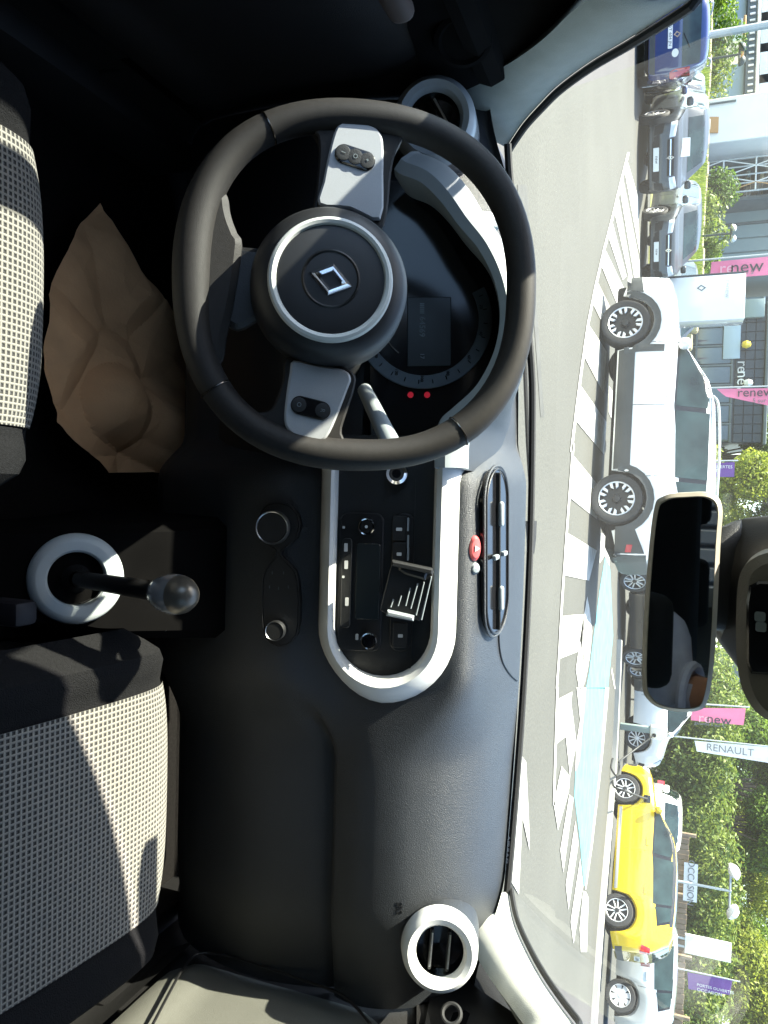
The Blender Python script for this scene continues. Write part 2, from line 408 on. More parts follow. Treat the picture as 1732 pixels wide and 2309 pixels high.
# roof, cant rails, header, rear, floor, firewall, doors' outer skins
def roofy(u, v):
    x = lerp(-0.60, 0.60, u); y = lerp(0.84-0.10*(x/0.40)**2, -1.75, v)
    return Vector((x*(1-0.06*v), y, 1.39+0.14*smoothstep(0, .45, v)-0.05*(2*abs(u-.5))**4))
roof = MB().grid(roofy, 16, 20).grid(lambda u, v: roofy(u, v)+Vector((0, 0, 0.035)), 16, 20)
part('roof', roof, 'headliner', car)
part('header_rail', MB().tube([(x, 0.825-0.10*(x/0.40)**2, 1.385) for x in [-.54+1.08*k/20 for k in range(21)]], 0.02, 8), 'headliner', car)
for s in (-1, 1):
    part('roof_rail', MB().tube([(s*0.56, 0.66, 1.41), (s*0.585, 0.45, 1.46), (s*0.60, -0.2, 1.49), (s*0.585, -1.2, 1.47), (s*0.55, -1.75, 1.40)], 0.042, 8), 'headliner', car)
    part('door_pillar', MB().rbox((s*0.66, -0.42, 1.19), (0.07, 0.10, 0.62), 0.02), 'door_dark', car)
    part('body_side', MB().rbox((s*0.72, -1.05, 0.66), (0.10, 1.30, 0.62), 0.03), 'car_blue_paint', car)
    part('rear_pillar', MB().rbox((s*0.56, -1.55, 1.20), (0.28, 0.40, 0.60), 0.04), 'door_dark', car)
    part('sill', MB().rbox((s*0.69, 0.2, 0.36), (0.12, 1.9, 0.14), 0.03), 'door_dark', car)
part('tailgate', MB().rbox((0, -1.80, 0.66), (1.36, 0.10, 0.58), 0.04), 'car_blue_paint', car)
part('rear_window', MB().grid(lambda u, v: Vector((lerp(-.55, .55, u), lerp(-1.80, -1.70, v), lerp(0.95, 1.46, v))), 4, 4), 'dimming_glass', car)
part('floor', MB().rbox((0, -0.2, 0.32), (1.44, 3.2, 0.03), 0.01).rbox((0, 1.42, 0.56), (1.44, 0.05, 0.52), 0.01), 'carpet', car)
part('floor_slope', MB().grid(lambda u, v: Vector((lerp(-.68, .68, u), lerp(1.22, 1.42, v), lerp(0.335, 0.62, v**1.3))), 4, 8), 'carpet', car)
part('bonnet', MB().grid(lambda u, v: Vector((lerp(-.70, .70, u), 1.36+0.75*v-0.25*(2*u-1)**2*v, 0.885-0.06*v-0.30*v**3-0.06*(2*abs(u-.5))**3)), 14, 14), 'car_blue_paint', car)
for s in (-1, 1): part('front_wing', MB().rbox((s*0.72, 1.60, 0.50), (0.10, 0.85, 0.40), 0.04), 'car_blue_paint', car)
part('front_bumper', MB().rbox((0, 2.10, 0.42), (1.42, 0.16, 0.42), 0.06), 'car_blue_paint', car)
# overhead console by the mirror: beige moulding with a dark lens
def ov(x, y): return aty(x, y, 0.70)
op = [ov(x, y) for (x, y) in [(1598, 1240), (1590, 1290), (1588, 1400), (1598, 1480), (1625, 1535), (1670, 1565), (1740, 1570), (1740, 1190), (1660, 1195), (1620, 1212)]]
oc = frame(ov(1660, 1390), (0, -1, -0.12), (0, 0, 1)); oi = oc.inverted()
mo = part('overhead_console', MB().prism([((oi @ p).x, (oi @ p).y) for p in catmull(op, 4, True)], oc, 0.09, 0.008), 'mirror_frame', car)
ip = [ov(x, y) for (x, y) in [(1618, 1265), (1612, 1300), (1612, 1430), (1622, 1455), (1740, 1460), (1740, 1258), (1640, 1255)]]
part('lamp_lens', MB().prism([((oi @ p).x, (oi @ p).y) for p in ip], oc @ Matrix.Translation((0, 0, 0.003)), 0.01, 0.002), 'gloss_black', mo)
for q in [(1640, 1330), (1642, 1352)]:
    part('lens_icon', MB().prism(rrect(0.008, 0.008, 0.002), frame(ov(*q)+Vector((0, -0.006, 0)), (0, -1, -.12)), 0.001), 'lcd_digit', mo)
# wiper resting at the foot of the screen
wp = [aty(x, y, 1.42) for (x, y) in [(1131, 700), (1137, 860), (1141, 960), (1146, 1040), (1150, 1075), (1149, 1130)]]
wp2 = aty(1146, 1195, 1.42)
part('wiper_arm', MB().tube(wp, 0.0045, 8), 'rubber', car)
part('wiper_base', MB().tube([wp[-1]+Vector((-0.004, 0, -.002)), wp[-1]*0.5+wp2*0.5, wp2], lambda t: 0.011-0.004*t, 8), 'panel_black', car)

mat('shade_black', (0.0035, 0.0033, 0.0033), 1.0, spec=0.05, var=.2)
# ================================================================== doors
def door_panel(name, s, light, label):
    d = thing(name, label, 'car door', (s*0.66, 0.3, 0.36))
    def fx(y, z):
        g = 0.012*smoothstep(0.50, 0.54, z) - 0.010*smoothstep(0.56, 0.60, z)*smoothstep(1.02, 0.9, y)
        arm = 0.045*smoothstep(0.55, 0.66, z)*smoothstep(0.80, 0.70, z)*smoothstep(0.80, 0.45, y)
        front = 0.02*smoothstep(0.95, 1.02, y)
        return s*(0.655-g-arm+front+0.02*smoothstep(0.80, 0.94, z))
    lo = 0.515
    up = MB().grid(lambda u, v: Vector((fx(lerp(1.035, -0.38, u), lerp(lo, 0.93, v)), lerp(1.035, -0.38, u), lerp(lo, 0.93, v))), 60, 26)
    part('door_trim', up, light, d)
    part('door_pocket', MB().grid(lambda u, v: Vector((s*(0.64+0.03*math.sin(v*PI)), lerp(1.03, -0.38, u), lerp(0.36, lo, v))), 30, 6), 'door_dark', d)
    part('outer_skin', MB().rbox((s*0.73, 0.31, 0.66), (0.05, 1.44, 0.60), 0.02), 'car_blue_paint', d)
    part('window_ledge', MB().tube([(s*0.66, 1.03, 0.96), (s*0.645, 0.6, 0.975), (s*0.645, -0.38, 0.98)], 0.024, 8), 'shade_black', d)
    part('window_frame', MB().tube([(s*0.71, 1.14, 0.96), (s*0.70, 0.97, 1.10), (s*0.69, 0.85, 1.22), (s*0.66, 0.76, 1.42), (s*0.63, 0.55, 1.47), (s*0.60, -0.36, 1.46), (s*0.665, -0.38, 0.95)], 0.016, 8), 'black_plastic', d)
    part('door_glass', MB().grid(lambda u, v: Vector((s*lerp(0.69, 0.64, v), lerp(lerp(1.08, 0.72, v), -0.37, u), lerp(0.94, 1.45, v))), 6, 6), 'side_glass' if s < 0 else 'dimming_glass', d)
    part('rear_side_glass', MB().grid(lambda u, v: Vector((s*lerp(0.668, 0.61, v), lerp(-.46, -1.42, u), lerp(0.96, 1.45, v))), 4, 4), 'dimming_glass', car)
    return d
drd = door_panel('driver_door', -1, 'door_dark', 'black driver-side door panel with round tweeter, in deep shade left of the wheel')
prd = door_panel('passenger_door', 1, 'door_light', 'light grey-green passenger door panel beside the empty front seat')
def rim_line(pts, X, r, m, p, nm): part(nm, MB().tube(catmull([atx(x, y, X) for x, y in pts], 6), r, 6), m, p)
rim_line([(330, 2212), (400, 2085), (440, 2058), (520, 2072), (640, 2112), (740, 2150), (800, 2212)], 0.632, 0.0022, 'black_plastic', prd, 'trim_seam')
mb = MB()
for i in range(9):
    for j in range(7):
        c = Vector((0.628-0.0, 0.80+0.02*i+0.006*(j % 2), 0.40+0.014*j)); mb.rbox(c, (0.004, 0.011, 0.006), 0.0015, 1)
part('speaker_grille', mb, 'door_light', prd, kind='stuff')
# pull-loop handle at the front of the passenger door, dark mirror triangle
hc = atx(975, 2190, 0.60)
part('handle_loop', ring_mb(frame(hc, (-0.8, -0.6, 0.1)), 0.012, 0.003, 24, 8), 'rubber', prd)
part('mirror_triangle', MB().add([atx(930, 2150, .645), atx(1010, 2120, .645), atx(1150, 2215, .62), atx(1150, 2300, .62), atx(900, 2300, .645)]+[atx(930, 2150, .655), atx(1010, 2120, .655), atx(1150, 2215, .63), atx(1150, 2300, .63), atx(900, 2300, .655)], [(0, 1, 2, 3, 4), (5, 6, 7, 8, 9), (0, 1, 6, 5), (1, 2, 7, 6), (4, 0, 5, 9)]), 'black_plastic', prd)
SQM = frame((.652, 1.0, 1.0), (-1, 0, 0)); SQI = SQM.inverted()
part('sail_panel', MB().prism([((SQI @ atx(x, y, .652)).x, (SQI @ atx(x, y, .652)).y) for x, y in [(900, 2150), (960, 2075), (1040, 2075), (1120, 2160), (1230, 2290), (900, 2290)]], SQM, .01), 'door_dark', prd)
tw = frame(aty(1000, 85, 0.93), (0.9, -0.4, 0.1))
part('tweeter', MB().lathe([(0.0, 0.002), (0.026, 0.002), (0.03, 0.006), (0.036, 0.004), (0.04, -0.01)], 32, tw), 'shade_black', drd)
part('pull_cup', MB().rbox(atx(850, -6, -0.605), (0.024, 0.07, 0.03), 0.013, 3), mat('tan_pull', (0.035, 0.021, 0.015), 0.8, var=0.08), drd)

SPM = frame((-.655, 1.0, 1.0), (1, 0, 0)); SPI = SPM.inverted()
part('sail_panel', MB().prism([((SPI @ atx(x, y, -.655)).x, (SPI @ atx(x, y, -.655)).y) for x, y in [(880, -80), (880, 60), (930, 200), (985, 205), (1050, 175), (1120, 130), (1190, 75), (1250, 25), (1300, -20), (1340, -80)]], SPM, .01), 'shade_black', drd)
for s in (-1, 1): part('kick_panel', MB().rbox((s*.672, 1.15, .60), (.02, .55, .62), .008), 'door_dark', car)
# ================================================================== dashboard
dash = thing('dashboard', 'dark blue-grey dashboard with white trim pod, round vents and curved top', 'dashboard', (0, 1.15, 0.40))
SEC_C = [(1.31, .982), (1.22, .981), (1.12, .973), (1.05, .966), (1.015, .958), (1.0, .945), (.996, .92), (.99, .86), (.976, .79), (.955, .745), (.935, .71), (.93, .66), (.945, .58), (1.0, .45), (1.2, .38)]
SEC_P = [(1.31, .982), (1.22, .979), (1.12, .966), (1.06, .948), (1.02, .922), (.995, .89), (.982, .86), (.976, .82), (.979, .79), (.985, .772), (1.006, .764), (.990, .735), (.975, .62), (1.03, .48), (1.2, .38)]
SEC_D = [(1.31, .968), (1.24, .965), (1.16, .955), (1.12, .94), (1.09, .91), (1.075, .88), (1.065, .85), (1.055, .82), (1.045, .79), (1.035, .76), (1.02, .73), (1.01, .70), (1.0, .62), (1.03, .48), (1.2, .38)]
def dsec(x):
    if x >= -0.02: 
        t = smoothstep(0.16, 0.30, x); A, B = SEC_C, SEC_P
    else:
        t = smoothstep(-0.10, -0.17, x); A, B = SEC_C, SEC_D
    e = smoothstep(0.50, 0.66, abs(x)); out = []
    for i, (a, b) in enumerate(zip(A, B)):
        y, z = lerp(a[0], b[0], t), lerp(a[1], b[1], t)
        y = min(y, cowl(x)-0.004*(15-i)) if y > 1.03 else y
        z = z-0.03*e*smoothstep(0.7, 0.95, z)
        y = y+0.03*e*smoothstep(1.1, 0.98, y)
        out.append(Vector((x, y, z)))
    return catmull(out, 4)
xs = [-0.66+1.315*k/110 for k in range(111)]
dmb = MB().loft([dsec(x) for x in xs], closed=False)
dash_bvh = bvh_of(dmb)
main = part('dash_moulding', dmb, 'dash_plastic', dash, ang=40)
def on_dash_top(x, y): 
    h = dash_bvh.ray_cast(CAM, ray(x, y)); return h
# shallow tray line around the centre vent
def proj_line(pts, off=0.001, n=8):
    out = []
    for q in catmull([Vector((a, b, 0)) for a, b in pts], n):
        h = dash_bvh.ray_cast(CAM, ray(q.x, q.y).normalized())
        if h[0] is not None: out.append(h[0]+h[1]*off*(1 if h[1].dot(ray(q.x, q.y)) < 0 else -1))
    return out
part('tray_seam', MB().tube(proj_line([(1076, 1366), (1078, 1400), (1085, 1430), (1100, 1455), (1116, 1470)]), 0.0013, 6), 'black_plastic', dash)
part('tray_seam', MB().tube(proj_line([(1130, 830), (1126, 850), (1124, 900), (1126, 960)]), 0.0011, 6), 'black_plastic', dash)
def dash_text(s, x, y, size, rot=0):
    h = dash_bvh.ray_cast(CAM, ray(x, y).normalized())
    n = h[1] if h[1].dot(ray(x, y)) < 0 else -h[1]
    part('moulded_letters', text_mb(s, size, frame(h[0]+n*0.0006, n, (0, 0, 1)), 0.0004), 'black_plastic', dash)
dash_text('SRS', 862, 1960, 0.011); dash_text('AIRBAG', 1095, 1835, 0.012)

# ---- centre pod
PP, PN = Vector((0, 0.955, 0.86)), Vector((0, -0.96, 0.28))
PM = frame(PP, PN); PI_ = PM.inverted()
def pod(x, y, h=0.0):
    p = PI_ @ atp(x, y, PP+PN*h, PN); return p.x, p.y
xl, yb_ = -0.16, pod(722, 1190)[1]; yt_ = pod(935, 1190)[1]; xr = pod(830, 1470)[0]
ph = (yt_-yb_)/2; pc = (yt_+yb_)/2; 
def stadium(o, n=20):
    r = ph; out = []
    for k in range(n+1):
        a = -PI/2+PI*k/n; out.append((xr-r, pc, math.cos(a), math.sin(a)))
    L = [(xl+(xr-r-xl)*k/14, pc, 0.0, -1.0) for k in range(14)]
    U = [(xr-r-(xr-r-xl)*k/14, pc, 0.0, 1.0) for k in range(1, 15)]
    return L+out+U
rings = []
for (x0, y0, nx, ny) in stadium(0):
    wsc = lerp(0.62, 1.0, smoothstep(-0.95, 0.1, ny))
    ring = []
    for (o, d) in [(-.001, .030), (0.0, .008), (.003, .001), (.010, -.002), (.020, .003), (.033, .018), (.040, .034), (.038, .05)]:
        r = ph+o*wsc
        ring.append(PM @ Vector((x0+nx*r, y0+ny*r, -d)))
    rings.append(ring)
pod_trim = part('pod_trim', MB().loft(rings, closed=False), 'white_trim', dash, label='white loop trim around the radio, in full sun')
# black inner panel + recess
poly = [(x0+nx*(ph+.002), y0+ny*(ph+.002)) for (x0, y0, nx, ny) in stadium(0)]
panel = part('pod_panel', MB().prism(poly, PM @ Matrix.Translation((0, 0, -0.024)), 0.012), 'panel_black', dash)
def podf(x, y, h): return PM @ Matrix.Translation((*pod(x, y, h), h))
def Z5(q): return zpt(q, 560, 1050, 3.318)
def podz(q, h): x, y = Z5(q); return Vector(pod(x, y, h))
def pod_prism(nm, c, wx, wy, h, depth, m, parent, r=0.004, bev=0.001, rot=0.0):
    """c, sizes in the enlarged crop (first = picture x = upright up)"""
    p = podz(c, h); sc = 0.000186*0.98
    M = PM @ Matrix.Translation((p.x, p.y, h)) @ Matrix.Rotation(rot, 4, 'Z')
    return part(nm, MB().prism(rrect(wy*sc, wx*sc, r), M, depth, bev), m, parent)
SCP = 0.000182
# radio
radio = pod_prism('radio', (838, 872), 330, 1035, -0.019, 0.006, 'black_plastic', dash, 0.012, 0.0015)
pod_prism('display', (893, 868), 180, 570, -0.0175, 0.003, 'lcd', radio, 0.004)
pod_prism('button_strip', (732, 878), 76, 676, -0.0165, 0.004, 'panel_black', radio, 0.006, 0.001)
for c in [(730, 612), (732, 742), (737, 1018)]: pod_prism('button_mark', c, 26, 62, -0.0160, 0.001, 'label_print', radio, 0.001, 0)
for c in [(714, 462), (710, 832)]: pod_prism('button_mark', c, 18, 18, -0.0160, 0.001, 'label_print', radio, 0.001, 0)
pod_prism('button_mark', (812, 1282), 22, 44, -0.0160, 0.001, 'label_print', radio, 0.001, 0)
for c in [(885, 456), (903, 1310)]:
    p = podz(c, -0.008); M = PM @ Matrix.Translation((p.x, p.y, -0.019))
    k = part('knob', MB().lathe([(0, .014), (.0085, .014), (.0095, .0125), (.0105, 0)], 32, M), 'gloss_black', radio)
    part('knob_ring', MB().lathe([(.0096, .0140), (.0110, .0145), (.0118, .012), (.0118, .0)], 40, M), 'chrome', radio)
    if c[1] < 800: part('knob_mark', MB().lathe([(0, .0145), (.002, .0145)], 14, M), 'label_print', radio)
# switch strip above the radio
sw = pod_prism('switch_strip', (1150, 875), 165, 1030, -0.019, 0.006, 'black_plastic', dash, 0.013, 0.0015)
for c, wy in [((1130, 470), 190), ((1130, 660), 170), ((1135, 1270), 190)]:
    b = pod_prism('switch', c, 110, wy, -0.0165, 0.004, 'panel_black', sw, 0.003, 0.0012)
for c, wx in [((1128, 476), 44), ((1128, 662), 36), ((1138, 1274), 36)]: pod_prism('switch_mark', c, wx, 24, -0.0155, 0.001, 'label_print', sw, 0.0008, 0)
for c in [(1195, 440), (1195, 570), (1195, 660)]: pod_prism('switch_edge', c, 14, 100, -0.0150, 0.002, 'grey_trim', sw, 0.001, 0)
# dark shelf lip shading the upper third of the pod
pod_prism('shelf_edge', (1228, 850), 10, 1500, -0.020, 0.004, 'panel_black', dash, 0.001, 0)
# key ring / ignition barrel by the column
p = podz((1110, 60), 0.0); M = PM @ Matrix.Translation((p.x, p.y, -0.02))
ig = part('ignition_barrel', MB().lathe([(0, .022), (.010, .022), (.014, .018), (.016, 0)], 28, M), 'chrome', dash)
part('key_slot', MB().lathe([(0, .0225), (.006, .0225)], 18, M), 'gloss_black', ig)

# ---- heater panel, figure-of-eight outline
HP, HN = Vector((0, 0.925, 0.70)), Vector((0, -0.97, 0.24)); HM = frame(HP, HN); HI = HM.inverted()
def hv(q): x, y = Z5(q); p = HI @ atp(x, y, HP, HN); return Vector((p.x, p.y, 0))
out8 = [(230, 275), (310, 295), (372, 360), (390, 445), (365, 540), (300, 600), (255, 635), (250, 670), (300, 725), (355, 790), (375, 860), (385, 1000), (382, 1180), (365, 1270), (300, 1335), (240, 1350), (170, 1320), (125, 1250), (112, 1150), (108, 1000), (110, 850), (130, 780), (180, 710), (212, 670), (208, 630), (150, 590), (90, 520), (72, 430), (95, 350), (150, 290)]
pts = [hv(q) for q in out8]
heat = part('heater_panel', MB().prism([(p.x, p.y) for p in pts], HM @ Matrix.Translation((0, 0, .004)), 0.03, 0.002), 'panel_black', dash)
part('panel_outline', MB().tube([HM @ (p+Vector((0, 0, .004))) for p in catmull(pts, 4, True)], 0.0008, 6, closed=True), 'hub_plastic', heat)
for c, R in [((205, 460), .0225), ((225, 1220), .0130)]:
    p = hv(c); M = HM @ Matrix.Translation((p.x, p.y, .004))
    part('control_knob', MB().lathe([(0, .016), (R*.86, .016), (R*.94, .013), (R, 0)], 40, M), 'panel_black', heat)
    part('knob_ring', MB().lathe([(R*.90, .0155), (R*.96, .0165), (R*1.02, .014), (R*1.02, .006)], 48, M), 'satin_metal', heat)
for c in [(165, 905), (232, 915), (305, 905), (185, 800), (270, 800)]:
    p = hv(c); part('heater_mark', MB().prism(rrect(.004, .0012, .0005), HM @ Matrix.Translation((p.x, p.y, .0048)), .001), 'dial_ring', heat)

# ---- round vents
def vent(c, n, R, fins_rot, nm_lab, mring):
    M = frame(c, n)
    root = part('vent', MB().lathe([(R*1.06, -.02), (R*1.03, -.004), (R*0.98, .006), (R*0.86, .012), (R*0.72, .009), (R*0.645, .000), (R*0.635, -.03)], 56, M), mring, dash, label=nm_lab)
    part('vent_barrel', MB().lathe([(R*1.05, -.018), (R*1.12, -.05), (R*1.2, -.10)], 40, M), 'dash_plastic', root)
    part('vent_bowl', MB().lathe([(R*.64, -.004), (R*.63, -.03), (0, -.034)], 40, M), 'gloss_black', root)
    for s in (-1, 1):
        F = M @ Matrix.Rotation(fins_rot, 4, 'Z') @ Matrix.Translation((0, s*R*0.24, -.012))
        part('vent_fin', MB().rbox((0, 0, 0), (R*1.02, .0045, .018), .002, 2, F.to_3x3()).xf(Matrix.Translation(F.translation)), 'panel_black', root)
        part('fin_edge', MB().tube([F @ Vector((-R*.42, 0, .0095)), F @ Vector((0, 0, .0105)), F @ Vector((R*.42, 0, .0095))], .0016, 6), 'satin_metal', root)
    return root
vent(aty(938, 258, 1.0), (0.18, -0.94, 0.28), 0.0545, 0.5, 'ring of the driver side vent, coloured grey for shade', 'grey_trim')  # ring matches the white one opposite, shade put into its grey
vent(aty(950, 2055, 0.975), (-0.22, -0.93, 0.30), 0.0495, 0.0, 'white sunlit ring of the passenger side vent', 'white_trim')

# ---- slot vent on top
TM = frame(atz(1070, 1190, 0.974), (0, -0.10, 1.0), (0, 1, 0)); TI = TM.inverted()
def tv(x, y): p = TI @ atp(x, y, TM.translation, TM.to_3x3() @ Vector((0, 0, 1))); return Vector((p.x, p.y, 0))
a, b = tv(1070, 1013), tv(1070, 1366); t0, t1 = tv(1047, 1190), tv(1093, 1190)
W_, H_ = (b-a).length, (t1-t0).length; cen = (a+b)/2; cen.y = (t0.y+t1.y)/2
VM = TM @ Matrix.Translation((cen.x, cen.y, 0.002)) @ Matrix.Rotation(math.atan2((b-a).y, (b-a).x), 4, 'Z')
tvent = part('top_vent', MB().prism(rrect(W_, H_, H_/2, 10), VM, 0.01, 0.002), 'gloss_black', dash, label='black slot vent on top of the dashboard')
part('vent_rim', MB().tube([VM @ Vector((p[0], p[1], 0.001)) for p in rrect(W_, H_, H_/2, 10)], 0.0016, 6, closed=True), 'black_plastic', tvent)
part('vent_rim', MB().tube([VM @ Vector((p[0], p[1], -0.001)) for p in rrect(W_+.008, H_+.008, H_/2, 10)], 0.0022, 6, closed=True), 'dash_plastic', tvent)
part('centre_rib', MB().rbox((0, 0, 0), (W_*.96, .003, .008), .001, 1, VM.to_3x3()).xf(Matrix.Translation(VM @ Vector((0, -.002, .002)))), 'panel_black', tvent)
for fx in (-.23, .285): part('vent_tab', MB().rbox((0, 0, 0), (.036, .010, .008), .004, 3, VM.to_3x3()).xf(Matrix.Translation(VM @ Vector((W_*fx, .0, .006)))), 'grey_trim', tvent)
for fy in (-.22, .17): part('vent_stop', MB().rbox((0, 0, 0), (.007, .016, .007), .002, 2, VM.to_3x3()).xf(Matrix.Translation(VM @ Vector((W_*.02, H_*fy, .005)))), 'grey_trim', tvent)
# tray lip beside it
# ---- hazard switch
h = dash_bvh.ray_cast(CAM, ray(1024, 1184).normalized()); n = h[1] if h[1].dot(FW) < 0 else -h[1]
HZ = frame(h[0], (n+Vector((0, -.7, .3))).normalized())
hz = part('hazard_switch', MB().lathe([(0, .007), (.011, .006), (.0150, .002), (.0155, -.01)], 32, HZ @ Matrix.Diagonal((1.15, .62, 1, 1))), 'red_button', dash)
part('hazard_mark', MB().prism([(-.004, -.003), (.004, -.003), (0, .0045)], HZ @ Matrix.Translation((0, 0, .0078)), .001), 'label_print', hz)
h = dash_bvh.ray_cast(CAM, ray(1025, 1228).normalized())
part('sensor_bump', MB().lathe([(0, .006), (.005, .005), (.0085, 0), (.009, -.01)], 20, frame(h[0], HZ.to_3x3() @ Vector((0, 0, 1)))), 'grey_trim', dash)

# ---- instrument binnacle
bell = [(846, 372), (862, 384), (905, 402), (945, 440), (985, 492), (1030, 545), (1062, 610), (1074, 680), (1062, 755), (1025, 828), (975, 876), (945, 905), (934, 950), (932, 1010)]
B0 = catmull([aty(x, y, 0.93) for x, y in bell], 5)
cb = Vector((-0.29, 0.93, 0.86))
rings = []
for i, p in enumerate(B0):
    t = (B0[min(i+1, len(B0)-1)]-B0[max(i-1, 0)]).normalized(); n = Vector((-t.z, 0, t.x))
    if n.z < 0: n = -n
    k = i/(len(B0)-1); wdt = 1.25-0.38*smoothstep(0.15, 0.5, k)+0.30*smoothstep(0.75, 0.92, k)
    rings.append([p+Vector((0, .06, 0))-n*.004, p+Vector((0, .012, 0)), p+n*.004*wdt, p+n*.016*wdt+Vector((0, -.003, 0)), p+n*.028*wdt+Vector((0, .006, 0)), p+n*.034*wdt+Vector((0, .02, 0)), p+n*.030*wdt+Vector((0, .05, 0))])
part('cluster_trim', MB().loft(rings, closed=False), 'grey_trim', dash, label='arched trim over the instrument cluster, coloured grey for shade')  # continues the white pod band, with shade put into its grey
def hood(u, v):
    i = u*(len(B0)-1); i0 = int(min(i, len(B0)-2)); p = B0[i0].lerp(B0[i0+1], i-i0)
    z0 = max(p.z+0.026, 0.80); back = 0.955
    return Vector((p.x+0.02*(p.x-cb.x)*v, lerp(0.95, cowl(p.x)-0.03, v), lerp(z0, back, smoothstep(0, 1, v)**1.2)+0.006*math.sin(PI*v)))
part('cluster_hood', MB().grid(hood, 40, 14), 'dash_plastic', dash)
hb = aty(1052, 478, 0.975)
part('hood_sensor', MB().lathe([(0, .012), (.014, .010), (.02, 0), (.02, -.02)], 24, frame(hb, (0, -.5, .86)) @ Matrix.Diagonal((.6, 1.2, 1, 1))), 'grey_trim', dash)
# cluster face
CP, CN = Vector((-.3, 1.0, .89)), Vector((0, -.93, .36)); CM = frame(CP, CN); CI = CM.inverted()
def cl(x, y): p = CI @ atp(x, y, CP, CN); return p.x, p.y
face = part('cluster_face', MB().prism([cl(*q) for q in [(800, 380), (905, 395), (985, 480), (1040, 540), (1085, 620), (1095, 690), (1080, 770), (1030, 850), (960, 905), (900, 940), (800, 940)]], CM @ Matrix.Translation((0, 0, -.006)), .01), 'gloss_black', dash)
cc = cl(915, 690); R1 = abs(cl(915, 840)[0]-cc[0]); 
part('speed_ring', MB().lathe([(R1*.80, .001), (R1*.81, .003), (R1*.99, .003), (R1, .001)], 60, CM @ Matrix.Translation((*cc, -.004)), rad(-62), rad(120)), 'dial_ring', face)
for k in range(14):
    a = rad(-55+13*k); M = CM @ Matrix.Translation((cc[0]+R1*.9*math.cos(a), cc[1]+R1*.9*math.sin(a), -.0005)) @ Matrix.Rotation(a, 4, 'Z')
    part('dial_tick', MB().prism(rrect(R1*.06, .0012, .0004), M, .0006), 'gloss_black', face)
    if k % 2 == 0: part('dial_number', text_mb(str(10+20*(13-k)//2), .006, M @ Matrix.Translation((-R1*.05, .004, .0003)) @ Matrix.Rotation(-a, 4, 'Z'), .0002), 'gloss_black', face)
lcd = part('trip_display', MB().prism([cl(*q) for q in [(880, 640), (975, 640), (975, 790), (880, 790)]], CM @ Matrix.Translation((0, 0, -.003)), .003, .001), 'lcd', face)
part('display_digits', text_mb('64569', .011, CM @ Matrix.Translation((*cl(912, 705), -.0022)), .0003), 'lcd_digit', lcd)
part('display_digits', text_mb('17', .008, CM @ Matrix.Translation((*cl(912, 768), -.0022)), .0003), 'lcd_digit', lcd)
for k in range(6): part('fuel_bar', MB().prism(rrect(.0016, .006, .0004), CM @ Matrix.Translation((*cl(912, 655+4*k), -.0022)), .0005), 'lcd_digit', lcd)
for q in [(887, 852), (923, 852)]: part('tell_tale', MB().prism(circle(.0042, 14), CM @ Matrix.Translation((*cl(*q), -.003)), .002), 'tell_tale', face)
part('chrome_arc', MB().tube([CM @ Vector((cc[0]+R1*.60*math.cos(a), cc[1]+R1*.60*math.sin(a), 0)) for a in [rad(-75+5*k) for k in range(9)]], .0008, 6), 'satin_metal', face)
part('lower_cover', MB().grid(lambda u, v: Vector((lerp(-.62, -.10, u), lerp(.99, 1.0, v)-.03*math.sin(PI*v), lerp(.80, .56, v))), 20, 12), 'black_plastic', dash)

# ================================================================== steering wheel
WC, WN = Vector((-0.284, 0.70, 0.913)), Vector((0, -.885, .465)).normalized()
W0 = frame(WC, WN); W0I = W0.inverted()
wheel = thing('steering_wheel', 'black three-spoke steering wheel with pale ring and diamond emblem', 'steering wheel', WC)
def wl(x, y, h=0.0):
    n = WN; p = W0I @ atp(x, y, WC+n*h, n); return Vector((p.x, p.y, h))
ROT = rad(-7)
RIMR = 0.1655
def rimr(t):
    a = (t*360) % 360
    bump_ = lambda c, w: math.exp(-(((a-c+180) % 360-180)/w)**2)
    return 0.0148+0.0042*bump_(262, 30)+0.0012*(bump_(180, 22)+bump_(352, 22))+.001*bump_(45, 18)+.001*bump_(135, 18)
def rimp(a, dr=0.0, dz=0.0): 
    q = 1.0-0.03*max(0, -math.sin(a))**3; c_, s_ = math.cos(a), math.sin(a); sq = (abs(c_)**2.35+abs(s_)**2.35)**(-1/2.35)
    return W0 @ Vector(((RIMR+dr)*c_*sq, (RIMR+dr)*s_*sq*q, dz))
part('rim', MB().tube([rimp(2*PI*k/96) for k in range(96)], rimr, 16, closed=True, up=WN, sy=1.0), 'rim_leather', wheel)
def seam(a, r):
    c = rimp(a); t = (rimp(a+.02)-rimp(a-.02)).normalized()
    part('rim_seam', ring_mb(frame(c, t, WN), r, .0009, 20, 6), 'dark_chrome', wheel)
def ang_of(x, y): p = wl(x, y); return math.atan2(p.y, p.x)
for q in [(583, 282), (990, 930), (455, 845)]: a = ang_of(*q); seam(a, rimr(a/(2*PI) % 1)+.0004)
def wprism(pts, h, depth, m, nm, parent=None, bev=.002, sm=3):
    P = catmull([wl(x, y, h) for x, y in pts], sm, True)
    return part(nm, MB().prism([(p.x, p.y) for p in P], W0 @ Matrix.Translation((0, 0, h)), depth, bev), m, parent or wheel)
Z1 = lambda L: [zpt(q, 400, 180, 3.318) for q in L]
Z2 = lambda L: [zpt(q, 400, 600, 3.318) for q in L]
lp = Z1([(1060, 930), (1090, 760), (1130, 560), (1175, 390), (1225, 315), (1320, 300), (1430, 325), (1505, 375), (1540, 460), (1542, 700), (1520, 1040), (1290, 960)])
rp = Z2([(870, 705), (1060, 740), (1250, 775), (1300, 840), (1275, 920), (1190, 1140), (1120, 1280), (1050, 1310), (920, 1290), (830, 1230), (800, 1150), (810, 1000), (840, 800)])
